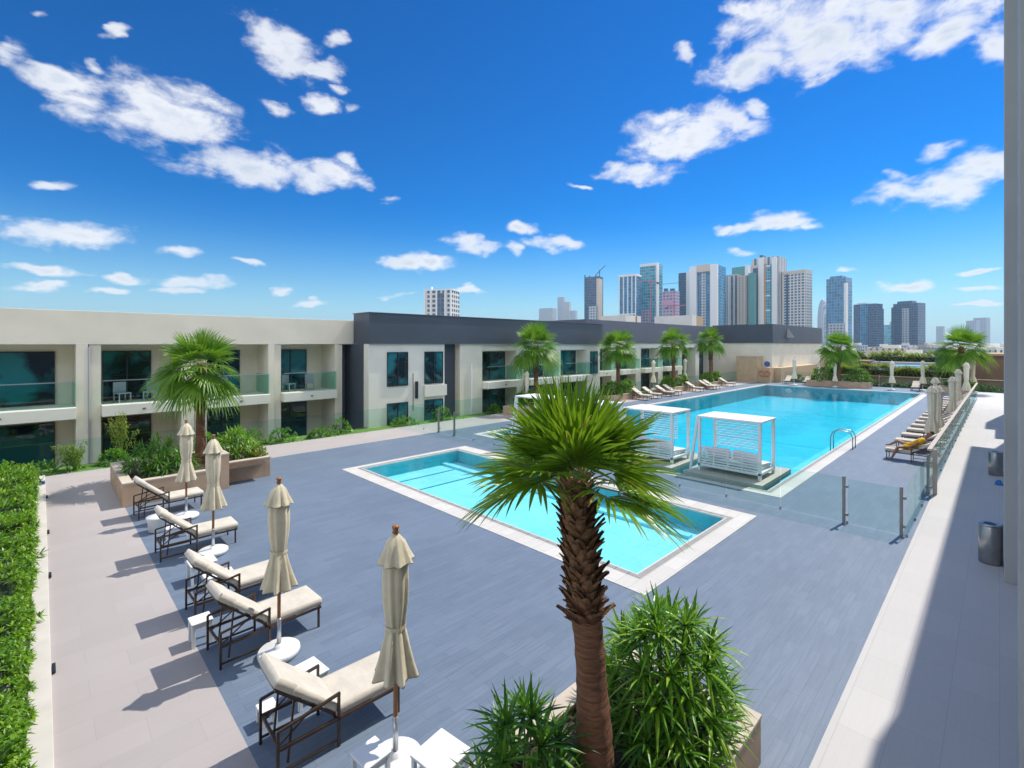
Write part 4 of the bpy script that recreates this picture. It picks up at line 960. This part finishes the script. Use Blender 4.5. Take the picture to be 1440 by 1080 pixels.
table(2.36, 10.20, .24, .24, .14, 0, 'low white side table close beside the middle lounger')
table(2.25, 13.5, .26, .22, .14, 0, 'low white side table between the two farthest loungers')
r = empty('side_stool', (2.0, 14.2, 0), 0, 'round white stool between the two farthest loungers of the left row', 'stool')
MB().lathe([(.14, 0), (.18, .03), (.2, .3), (.23, .33), (.23, .37), (.05, .38)], 28).build('body', WPLAS, r, smooth=True)
for (x, lb) in ((28.3, 'low white side table between the second and third loungers of the right row'), (31.7, 'low white side table between the third and fourth loungers of the right row')): table(x, 2.6, .3, .22, .22, 0, lb)

# ------------------------------------------------------------ cabanas
def make_cabana(y0, label):
    r = empty('cabana', (16.65, y0, .06), 0, label, 'cabana', 'white slatted cabanas standing in the main pool'); X, Y, H = 1.32, 2.0, 1.92; t = .09
    for (a, b) in ((0, 0), (0, Y), (X, 0), (X, Y)):
        MB().bar((a, b, 0), (a + (.0 if a else .0), b, H - .06), t, t).build('post', WHITE, r, bevel=.006)
    MB().box(-.07, X + .07, -.07, Y + .07, H - .06, H).build('roof', WHITE, r, bevel=.01)
    f = MB(); f.box(-.045, X + .045, -.045, Y + .045, .16, .24)
    f.build('bed_base', WHITE, r, bevel=.006)
    s = MB()
    for k in range(7):
        z = .27 + k * .088; s.box(-.03, -.01, .05, Y - .05, z, z + .05)
    for yy in (.55, 1.02, 1.5): s.box(-.009, .015, yy - .03, yy + .03, .24, .78)
    s.build('back_slats', WHITE, r)
    s = MB()
    for k in range(7):
        z = .27 + k * .075; s.box(.05, .55, Y - .01, Y + .01, z, z + .042)
    s.build('side_slats', WHITE, r)
    s = MB()
    for k in range(13):
        z = .70 + k * .092; s.box(X - .01, X + .01, .42, Y - .05, z, z + .034)
    s.build('screen_slats', WHITE, r)
    # outer slanted leg on the left end
    MB().bar((-.02, Y + .32, 0), (.0, Y + .06, H - .07), .08, .08).build('raking_leg', WHITE, r)
    MB().box(.34, X - .04, .06, Y - .06, .241, .39).build('mattress', WCUSH, r, bevel=.05)
    for k in range(2):
        p = MB().box(-.10, .10, -.42, .42, -.2, .2).build('pillow', WCUSH, r, loc=(.30, .52 + k * .92, .62), bevel=.085); p.rotation_euler = (R_(6 - 10 * k), R_(-18), R_(3 - 7 * k))
    return r
for (y, lb) in ((5.46, 'nearest white cabana daybed with slatted back on a stone slab in the pool'), (8.5, 'second white cabana daybed, partly behind the foreground palm crown'), (11.55, 'third white cabana daybed, mostly hidden behind the foreground palm crown'), (14.6, 'farthest white cabana daybed, its roof showing left behind the palm fronds')):
    make_cabana(y, lb)
    o = MB().box(16.12, 19.05, y - .25, y + 2.35, -.14, .06).build('stone_slab', mat('slab_stone', (.50, .44, .38), .6, var=.12, vscale=2), bevel=.01)
    o['kind'] = 'structure'
    s_ = MB().box(16.4, 18.7, y, y + 2.1, -1.145, -.141).build('slab_plinth', POOLW); s_['kind'] = 'structure'

# ------------------------------------------------------------ pool ladder, bins, small things
r = empty('pool_ladder', (24.7, 4.4, 0), 0, 'curved steel pool ladder rails over the right coping of the main pool', 'ladder')
for x in (0, .55):
    pts = [(x, 0, 0), (x, .0, .5), (x, .06, .66), (x, .2, .74), (x, .55, .74), (x, .72, .66), (x, .80, .45), (x, .82, -.9)]
    MB().path(pts, .022, 10).build('rail', STEEL, r, smooth=True)
for z in (-.25, -.5, -.75): MB().box(0, .55, .78, .86, z, z + .03).build('step', STEEL, r)
def make_bin(loc, lb):
    r = empty('litter_bin', loc, 0, lb, 'bin', 'steel litter bins along the near wall')
    MB().lathe([(.178, 0), (.178, .03), (.183, .035), (.183, .76), (.177, .775)], 40).build('body', STEEL, r, smooth=False)
    MB().lathe([(.181, .775), (.188, .785), (.188, .80), (.155, .815), (.10, .80)], 40, cap=False).build('lid', STEEL, r, smooth=True)
    MB().lathe([(.105, .70), (.105, .79)], 24).build('opening', MULL, r)
    for p in kids(r):
        if p.name.startswith('body'): p.data.polygons.foreach_set('use_smooth', [len(q.vertices) == 4 for q in p.data.polygons])
make_bin((13.95, .135, 0), 'nearest cylindrical stainless steel litter bin beside the grey pilaster')
make_bin((23.4, .10, 0), 'farther cylindrical stainless steel litter bin in the shade of the wall')
rng = random.Random(4); b = MB(); n_ = 9
for i in range(n_ + 1):
    for j in range(n_ + 1):
        x, y = i / n_ - .5, j / n_ - .5; e = max(0, 1 - 4 * max(abs(x), abs(y)) ** 2); b.v.append((x * .26, y * .2, .01 + .12 * e * (1 + .5 * math.sin(i * 1.7) * math.cos(j * 2.1))))
for i in range(n_):
    for j in range(n_): b.f.append((i * (n_ + 1) + j, (i + 1) * (n_ + 1) + j, (i + 1) * (n_ + 1) + j + 1, i * (n_ + 1) + j + 1))
o = b.build('crumpled_towel', mat('blue_cloth', (.03, .18, .50), .9), loc=(21.9, .02, 0), smooth=True); o.modifiers.new('s', 'SOLIDIFY').thickness = .01
tag(o, 'small crumpled blue cloth lying on the shaded walkway near the farther bin', 'towel')
o = MB().box(-.09, .09, -.09, .09, 0, .09).build('signal_box', mat('blue_box', (.03, .05, .45), .5), loc=(.0, 21.3, .06), bevel=.01); tag(o, 'small blue box on the kerb at the far end of the hedge', 'box')

# ------------------------------------------------------------ the person on the first right lounger
def skin(name, verts, edges, radii, m, parent, root=0, sub=2):
    me = bpy.data.meshes.new(name); me.from_pydata(verts, edges, []); me.update(); me.materials.append(m)
    o = bpy.data.objects.new(name, me); COL.objects.link(o); o.parent = parent
    md = o.modifiers.new('skin', 'SKIN'); md.use_smooth_shade = True
    sv = me.skin_vertices[0].data
    for i, q in enumerate(radii): sv[i].radius = (q, q) if not isinstance(q, tuple) else q
    sv[root].use_root = True
    ss = o.modifiers.new('sub', 'SUBSURF'); ss.levels = sub; ss.render_levels = sub
    return o
pr = empty('person', (23.9, 1.72, 0), R_(90), 'person in a yellow top reclining on a lounger with one foot on the deck', 'person')
SK = mat('skin', (.30, .13, .07), .5, var=.1); YE = mat('yellow_cloth', (.75, .42, .01), .85, var=.15, vscale=6); HA = mat('dark_hair', (.02, .013, .01), .6)
V = [(.70, 0, .55), (.52, 0, .68), (.34, 0, .84), (.24, 0, .95), (.18, 0, 1.03), (.11, 0, 1.11), (.06, 0, 1.18),
     (.34, .16, .87), (.52, .24, .68), (.70, .22, .56), (.78, .20, .54),
     (.34, -.16, .87), (.50, -.25, .70), (.72, -.24, .62), (.80, -.20, .60),
     (.72, .09, .54), (1.08, .17, .76), (1.36, .13, .50), (1.48, .13, .50),
     (.74, -.09, .54), (.98, .40, .56), (1.12, .62, .10), (1.24, .64, .05)]
V[19] = (.72, .10, .53); V[15] = (.72, -.09, .54); V[16] = (1.08, -.14, .70); V[17] = (1.36, -.12, .50); V[18] = (1.48, -.12, .50)
V[20] = (1.03, .36, .54); V[21] = (1.20, .45, .12); V[22] = (1.34, .46, .04)
Ed = [(0, 1), (1, 2), (2, 3), (3, 4), (4, 5), (5, 6), (2, 7), (7, 8), (8, 9), (9, 10), (2, 11), (11, 12), (12, 13), (13, 14), (0, 15), (15, 16), (16, 17), (17, 18), (0, 19), (19, 20), (20, 21), (21, 22)]
Rd = [.12, .11, .12, .05, .075, .095, .06, .055, .042, .03, .022, .055, .042, .03, .022, .085, .058, .038, .03, .085, .058, .038, .03]
for s_, wi in ((1, 10), (-1, 14)):
    bx = V[wi]
    for k in range(5):
        oy = (-.032 + .016 * k); L = (.05, .075, .08, .075, .06)[k]
        V.append((bx[0] + .035, bx[1] + oy, bx[2])); V.append((bx[0] + .035 + L, bx[1] + oy * 1.2, bx[2] - .02)); n0 = len(V)
        Ed += [(wi, n0 - 2), (n0 - 2, n0 - 1)]; Rd += [.010, .008]
skin('body', V, Ed, Rd, SK, pr)
skin('yellow_top', [(.74, 0, .55), (.52, 0, .69), (.34, 0, .85), (.30, .15, .89), (.30, -.15, .89), (.44, .22, .77), (.42, -.23, .79)], [(0, 1), (1, 2), (2, 3), (2, 4), (3, 5), (4, 6)], [.15, .135, .135, .075, .075, .062, .062], YE, pr)
skin('shorts', [(.70, 0, .55), (.74, .1, .55), (.90, .23, .56), (.74, -.1, .55), (.90, -.12, .64)], [(0, 1), (1, 2), (0, 3), (3, 4)], [.135, .10, .085, .10, .085], YE, pr)
skin('hair', [(.10, 0, 1.13), (.05, 0, 1.20), (.02, 0, 1.10)], [(0, 1), (1, 2)], [.085, .085, .07], HA, pr)
fc = MB()
for s_ in (-1, 1): fc.lathe([(.012, 0), (.012, .006)], 8, c=(0, 0))
e = MB()
for s_ in (-1, 1): e.box(.185, .2, s_ * .035 - .014, s_ * .035 + .014, 1.135, 1.15)
e.build('eyes', HA, pr); MB().path([(.19, 0, 1.13), (.225, 0, 1.105), (.2, 0, 1.095)], [.010, .017, .012], 6).build('nose', SK, pr)
MB().box(.19, .2, -.025, .025, 1.07, 1.08).build('mouth', mat('lips', (.3, .08, .07), .5), pr)

# ------------------------------------------------------------ terraces and town beyond the deck
def tagbox(name, label, cat, boxes, loc=(0, 0, 0), group=None):
    r = empty(name, loc, 0, label, cat, group)
    for (pn, m, *b) in boxes: MB().box(*b).build(pn, m, r)
    return r
def hedge_box(x0, x1, y0, y1, z0, h, n, size, label, seed, m=YELLOWL):
    rng = random.Random(seed); r = empty('hedge', ((x0 + x1) / 2, (y0 + y1) / 2, z0), 0, label, 'hedge'); lf = MB(); a, b = (x1 - x0) / 2, (y1 - y0) / 2
    MB().box(-a * .8, a * .8, -b * .99, b * .99, 0, h * .75).build('dark_core', CORE, r)  # plain dark box filling the hedge behind its leaves
    for i in range(n):
        y = rng.uniform(-b, b); side = rng.random() < .5; hh = h * (1 + .12 * math.sin(y * .9) + .08 * math.sin(y * 2.7))
        p = Vector((-a * rng.uniform(.75, 1.05), y, rng.uniform(.05, hh))) if side else Vector((rng.uniform(-a, a), y, hh * rng.uniform(.8, 1.05)))
        rosette(lf, p, Vector((-.5, 0, 1)), 5, size, size * .42, rng, (15, 85), .2, 0, 2)
    lf.build('foliage', m, r)
# dark planting just beyond the far fence
hedge_box(64, 66.5, -12, 17.5, -1.2, 1.6, 1500, .4, 'dark green hedge just beyond the glass fence at the far end of the deck', 201, FARL)
tagbox('terrace_wall', 'long brown parapet wall of the neighbouring terrace beyond the far fence', 'wall', [('wall', BROWN, 0, 1.2, -50, 17, -9, .35), ('cap', BROWN, -.1, 1.3, -50.1, 17.1, .35, .45)], (76, 0, 0))
tagbox('terrace_building', 'brown rendered low building at the right beyond the corner palm', 'building', [('wall', BROWN, 0, 14, -60, 2.2, -9, 3.1), ('roof', mat('roof_edge_tan', (.36, .24, .14), .8), -.3, 14.3, -60.3, 2.5, 3.1, 3.35), ('post', mat('pale_post', (.6, .5, .4), .7), -.4, -.15, -1.3, -1.05, -2, 3)], (80, 0, 0))
hedge_box(77.4, 79.2, 2.6, 17, -.2, 1.7, 1100, .45, 'bright yellow green hedge growing behind the brown parapet', 202)
tagbox('pavilion', 'flat roofed pavilion on slim posts beside the far end palm', 'pavilion', [('roof', BROWN, -3.2, 3.2, -1.8, 1.8, 2.0, 2.2), ('post', CONC, -3, -2.7, -2.4, -2.1, -3, 2.0), ('post', CONC, -3, -2.7, 2.1, 2.4, -3, 2.0), ('post', CONC, 2.7, 3, -2.4, -2.1, -3, 2.0), ('post', CONC, 2.7, 3, 2.1, 2.4, -3, 2.0), ('wall', TAN, .5, .8, -1.8, 1.8, -3, 1.99)], (84, 14.5, 0))
tagbox('roof_deck', 'pale grey flat roof between two green hedge strips beyond the deck', 'roof', [('slab', mat('grey_roof', (.24, .26, .29), .8, var=.2, vscale=.3), 0, 30, -10, 26, -6, .9), ('pool', mat('far_blue_roof', (.10, .36, .48), .3), 3, 9, 8, 12, .9, 1.0), ('wall', CONC, 12, 12.5, -10, 26, .9, 1.3)], (96, 0, 0))
hedge_box(127, 130, -12, 40, 0, 2.4, 1500, .8, 'farther yellow green hedge strip along the back of the grey roof', 203)
tagbox('low_building', 'low grey building left of the pavilion beyond the cream block', 'building', [('wall', CONC, 0, 14, 0, 10, -9, 1.6), ('roof', WALLW, -.2, 14.2, -.2, 10.2, 1.6, 1.9)], (92, 19, 0))

def at(u, v, dist):
    t = (u - 720) / FP; return Vector((dist * (FX + t * RX), dist * (FY + t * RY), CAMH - (v - VH) / FP * dist))
# town of low white buildings
rng = random.Random(77)
tm = [facade_mat('town_white', (.70, .68, .64), (.10, .12, .15), 3, 3, .4, .45), facade_mat('town_beige', (.55, .46, .36), (.10, .10, .12), 3.4, 3.1, .4, .45), facade_mat('town_grey', (.42, .44, .48), (.07, .10, .14), 2.6, 3.2, .5, .5)]
def house(u, dist, w_, dd, h):
    p = at(u, 484, dist); r = empty('town_house', (p.x, p.y, -9), rng.uniform(0, 1.5), 'small pale flat roofed town building far off beyond the deck', 'building', 'low town buildings on the horizon')
    MB().box(-w_ / 2, w_ / 2, -dd / 2, dd / 2, 0, h).build('wall', rng.choice(tm), r)
    MB().box(-w_ * .2, w_ * .15, -dd * .2, dd * .2, h, h + 2.2).build('roof_room', WALLW, r)
for i in range(64):
    dd_ = rng.uniform(230, 900); house(rng.uniform(1150, 1430), dd_, rng.uniform(9, 26), rng.uniform(8, 16), rng.uniform(5, 11) + dd_ * .004)
for i in range(16): house(rng.uniform(740, 1000), rng.uniform(420, 800), rng.uniform(14, 30), 14, rng.uniform(22, 34))
for i in range(26):
    p = at(rng.uniform(1150, 1430), 484, rng.uniform(170, 480)); tr = empty('garden_tree', (p.x, p.y, -9), 0, 'round dark green tree among the distant town buildings', 'tree', 'trees among the distant town buildings')
    MB().path([(0, 0, 0), (.2, .1, 4.5)], [.3, .18], 6).build('trunk', TRUNKS, tr); lf = MB(); R0 = rng.uniform(2.6, 4.4)
    lob = [(rng.uniform(-.5, .5) * R0, rng.uniform(-.5, .5) * R0, 5.5 + rng.uniform(-.8, 1.5)) for _ in range(6)]
    for k in range(170):
        c0 = rng.choice(lob); q = rdir(rng.uniform(0, 6.28), rng.uniform(-.9, 1.5)) * R0 * .55
        rosette(lf, Vector(c0) + q, q, 4, .9, .5, rng, (20, 85), .1, 0, 1)
    lf.build('crown', FARL, tr)

def tower(u0, u1, vt, dist, name, label, fm, side=None, parts=None, rot=24, flat_top=True, vb=None):
    p = at((u0 + u1) / 2, vt, dist); W = (u1 - u0) / FP * dist; a = R_(rot); H = p.z + 9
    fw = W * .76 / math.cos(a); sw = W * .24 / math.sin(a)
    # local -y faces the camera, turned by rot
    vd = math.atan2(p.y, p.x); r = empty(name, (p.x, p.y, -9), vd - math.pi / 2 - a, label, 'tower')
    MB().box(-fw / 2, fw / 2, -sw / 2, sw / 2, 0, H).build('facade', fm, r)
    for (pn, m, x0, x1, y0, y1, z0, z1) in (parts or []):
        MB().box(-fw / 2 + fw * x0, -fw / 2 + fw * x1, -sw / 2 + sw * y0, -sw / 2 + sw * y1, H * z0, H * z1).build(pn, m, r)
    return r, fw, sw, H
fWG = facade_mat('tower_cream_grid', (.60, .58, .55), (.05, .08, .13), 4.0, 3.4, .62, .62)
fBL = facade_mat('tower_blue_glass', (.16, .30, .42), (.03, .16, .30), 3.0, 3.6, .86, .9, .12)
fTE = facade_mat('tower_teal_glass', (.22, .42, .46), (.05, .24, .32), 3.0, 3.8, .88, .85, .12)
fDK = facade_mat('tower_dark_glass', (.09, .13, .19), (.03, .07, .13), 2.6, 3.4, .8, .8, .15)
fBE = facade_mat('tower_beige_grid', (.56, .47, .38), (.05, .07, .10), 3.8, 3.4, .5, .5)
fGR = facade_mat('tower_grey_grid', (.45, .47, .50), (.06, .10, .15), 3.6, 3.4, .55, .55)
fST = facade_mat('tower_striped', (.60, .57, .52), (.05, .08, .12), 5.2, 3.3, .5, .95)
fPK = facade_mat('tower_raw_concrete', (.40, .32, .42), (.16, .13, .20), 4, 3.6, .6, .5, .6)
TW = mat('tower_white', (.76, .74, .72), .7, var=.05); TB = mat('tower_beige', (.60, .50, .42), .8, var=.08); TGn = mat('tower_green', (.08, .27, .25), .4, var=.1); TDb = mat('tower_deep_blue', (.03, .09, .16), .3, var=.1)
tower(597, 646, 410, 360, 'apartment_tower', 'cream apartment tower alone behind the charcoal roof band', fWG, parts=[('parapet', TW, -.02, 1.02, -.02, 1.02, 1.0, 1.015), ('mast', TW, .12, .16, .4, .5, 1.0, 1.07)] + [('pier', TW, x, x + .05, -.03, 0, 0, 1) for x in (.0, .22, .44, .75, .95)] + [('glass_strip', fDK, .47, .73, -.02, -.001, 0, .96)])
for (a, b, v, d_, f_, nm) in ((758, 783, 434, 1500, fGR, 'low left block'), (784, 795, 418, 1600, fGR, 'tallest slim spire'), (792, 803, 425, 1500, fWG, 'white stepped block'), (801, 812, 437, 1450, fGR, 'right block')):
    tower(a, b, v, d_, 'hazy_tower', 'hazy distant tower left of the construction tower, ' + nm, f_)
r, fw, sw, H = tower(822, 848, 390, 620, 'glass_tower', 'dark glass tower under construction with a jagged top and small crane', fDK, parts=[('concrete_edge', TB, .85, 1.01, -.03, .8, 0, .97), ('fin', TDb, .0, .05, -.02, .1, .5, 1.03), ('top_frame', TDb, .25, .32, .2, .3, 1.0, 1.02), ('top_frame', TDb, .70, .76, .2, .3, 1.0, 1.03), ('lower_block', fGR, .40, .92, -.3, -.031, 0, .62)])
cr = MB(); cr.bar((fw * .4, 0, H), (fw * .4, 0, H + 9), .9); cr.bar((fw * .2, 0, H + 4), (fw * .8, 0, H + 14), .8); cr.build('crane', TDb, r)
tower(871, 901, 387, 600, 'residential_tower', 'white framed tower with blue glass strips left of the teal tower', fBL, parts=[('parapet', TW, -.02, 1.02, -.05, 1.01, .975, 1.0)] + [('pier', TW, x, x + .055, -.05, 0, 0, .975) for x in (.0, .25, .5, .75, .96)] + [('band', TW, 0.06, .96, -.04, -.001, .50, .515)])
tower(901, 931, 373, 620, 'glass_tower', 'tall teal glass tower with white right edge and dark blue left side', fTE, parts=[('side_glass', TDb, -.01, .02, -.001, 1.0, 0, .985), ('crown_frame', TW, 0, 1.01, -.05, .3, .98, 1.01), ('edge', TW, .93, 1.01, -.06, .3, 0, .98), ('lower_concrete', fPK, .05, .6, -.04, -.001, 0, .50)])
r, fw, sw, H = tower(931, 955, 410, 560, 'construction_block', 'purplish concrete block under construction below the teal tower', fPK, parts=[('core', TDb, .1, .3, .2, .6, 1, 1.05), ('core', TDb, .55, .8, .2, .6, 1, 1.04), ('pink_screen', mat('pink_netting', (.50, .28, .40), .8), .0, .9, -.05, -.001, .78, .86)])
for (u, v, d_, lb, ln, sg) in ((915, 397, 540, 'red tower crane with its jib crossing in front of the teal glass tower', 16, -1), (948, 432, 520, 'red tower crane low in front of the purplish block', 12, 1)):
    p = at(u, v, d_); r = empty('tower_crane', (p.x, p.y, -9), math.atan2(RY, RX), lb, 'crane'); h = p.z + 9; RD = mat('crane_red', (.42, .10, .14), .6)
    MB().bar((0, 0, 0), (0, 0, h + 3), 1.0).build('mast', RD, r); MB().bar((-8 * sg, 0, h), (ln * sg, 0, h + 2.5), .9).build('jib', RD, r); MB().box(-8 * sg - 1.2, -8 * sg + 1.2, -1, 1, h - 2, h).build('counterweight', TDb, r)
p = at(968, 396, 640); r = empty('tower_crane', (p.x, p.y, -9), math.atan2(RY, RX), 'grey crane with a long thin jib between the teal tower and the white slab tower', 'crane')
MB().bar((0, 0, 0), (0, 0, p.z + 9), 1.0).build('mast', TDb, r); MB().bar((-34, 0, p.z + 5.5), (3, 0, p.z + 9), .5).build('jib', TDb, r)
tower(955, 982, 384, 640, 'slab_tower', 'grey blue slab tower with white flank at the left of the white pair', fDK, parts=[('white_flank', TW, .5, 1.0, -.03, .0, 0, 1.0)])
tower(973, 1019, 376, 600, 'residential_tower', 'broad white tower with a recessed blue glass centre and beige crown', fBL, rot=18, parts=[('pier', TW, 0.0, .26, -.12, .02, 0, 1.0), ('pier', TW, .76, 1.01, -.12, .02, 0, 1.0), ('crown', TB, .26, .76, -.10, .5, .93, 1.01), ('centre_bay', fGR, .40, .58, -.05, -.001, 0, .92), ('side_glass', TDb, -.01, .0, .1, .6, 0, .95)])
tower(1019, 1041, 389, 620, 'residential_tower', 'beige striped tower just right of the broad white tower', fST, parts=[('parapet', TB, -.01, 1.01, -.02, 1, 1, 1.02), ('pier', TW, .3, .4, -.04, 0, 0, 1)])
tower(1031, 1058, 376, 680, 'residential_tower', 'green topped tower behind the beige striped towers', fST, parts=[('green_crown', TGn, -.01, .8, -.02, 1, .9, 1.0), ('pier', TW, .8, 1.01, -.04, .3, 0, 1.01)])
tower(1037, 1053, 388, 600, 'residential_tower', 'narrow beige gridded tower in front of the green topped one', fBE)
tower(1053, 1063, 384, 590, 'glass_tower', 'narrow green glass tower beside the tallest white tower', TGn)
tower(1060, 1103, 364, 600, 'residential_tower', 'tallest white tower with an orange edged teal glass strip down its middle', fST, rot=20, parts=[('left_wing', TB, -.02, .30, -.02, .5, .0, .93), ('wing_glass', fDK, .06, .24, -.04, -.021, 0, .90), ('pier', TW, .30, .50, -.14, .01, 0, 1.0), ('pier', TW, .80, .97, -.14, .01, 0, .99), ('stone_edge', mat('terracotta', (.5, .22, .1), .8), .50, .57, -.11, 0, 0, .93), ('glass_strip', fTE, .57, .74, -.10, 0, 0, .92), ('roof_box', TDb, .30, .42, .0, .4, 1, 1.03)] + [('sky_bridge', TW, .57, .74, -.115, -.101, z, z + .012) for z in (.15, .30, .45, .60, .75, .90)])
tower(1103, 1139, 382, 580, 'residential_tower', 'beige gridded tower at the right end of the main cluster', fWG, parts=[('side', TB, -.02, .02, -.001, 1.0, 0, 1.0), ('parapet', TB, -.02, 1.01, -.03, 1.0, .97, 1.005), ('dark_strip', TDb, .17, .27, -.01, -.001, 0, .97)])
p = at(1157, 420, 1300); r = empty('rounded_tower', (p.x, p.y, -9), 0, 'hazy rounded tower shaped like a bullet left of the blue tower', 'tower'); H = p.z + 9
MB().lathe([(11, 0), (12.5, H * .4), (12, H * .65), (9.5, H * .85), (6, H * .95), (1, H)], 20).build('facade', fGR, r, smooth=True)
tower(1165, 1195, 392, 560, 'glass_tower', 'tall deep blue glass tower with slanted top standing apart right of the cluster', fBL, parts=[('corner', TW, .9, 1.01, -.02, .3, 0, .93), ('crown', fBL, .15, .75, .1, .9, 1.0, 1.03), ('podium', fGR, .1, .95, -.1, -.001, 0, .42)])
tower(1204, 1237, 428, 700, 'glass_tower', 'left of the two squat dark glass towers', fDK, parts=[('crown', TW, .1, .5, .2, .8, 1.0, 1.03), ('step', fDK, .7, 1.08, -.2, .9, 0, .90), ('glass_face', fBL, .3, .68, -.03, -.001, 0, .98)])
tower(1261, 1296, 427, 690, 'glass_tower', 'right of the two squat dark glass towers', fDK, parts=[('crown', TDb, .1, .7, .2, .8, 1.0, 1.05), ('centre_bay', fGR, .38, .66, -.04, -.001, 0, .9), ('step', fDK, -.05, .1, -.1, .9, 0, .93)])
tower(1238, 1261, 457, 900, 'office_block', 'low teal office block between the two squat dark towers', fTE, parts=[('step', fGR, .7, 1.0, .1, .8, 1, 1.12)])
tower(1318, 1327, 459, 1500, 'hazy_tower', 'faint slim tower left of the corner palm', fGR)
tower(1361, 1375, 451, 1300, 'hazy_tower', 'pale hazy tower behind the corner palm crown, left one', fGR); tower(1372, 1389, 447, 1350, 'hazy_tower', 'pale hazy tower behind the corner palm crown, right one', fGR)

# ------------------------------------------------------------ haze
hz = MB().box(-200, 2600, -1400, 2700, -10, 135).build('haze', mat('haze_surface_unused', (1, 1, 1)), kind='stuff')
hm = bpy.data.materials.new('air_haze'); hm.use_nodes = True; hn, hl = hm.node_tree.nodes, hm.node_tree.links; hn.clear()
ho = N(hn, 'ShaderNodeOutputMaterial'); pv = N(hn, 'ShaderNodeVolumePrincipled'); pv.inputs['Color'].default_value = (.55, .78, 1, 1); pv.inputs['Density'].default_value = .00018
pv.inputs['Anisotropy'].default_value = .2
hl.new(pv.outputs[0], ho.inputs['Volume']); hz.data.materials.clear(); hz.data.materials.append(hm); hz.display_type = 'WIRE'
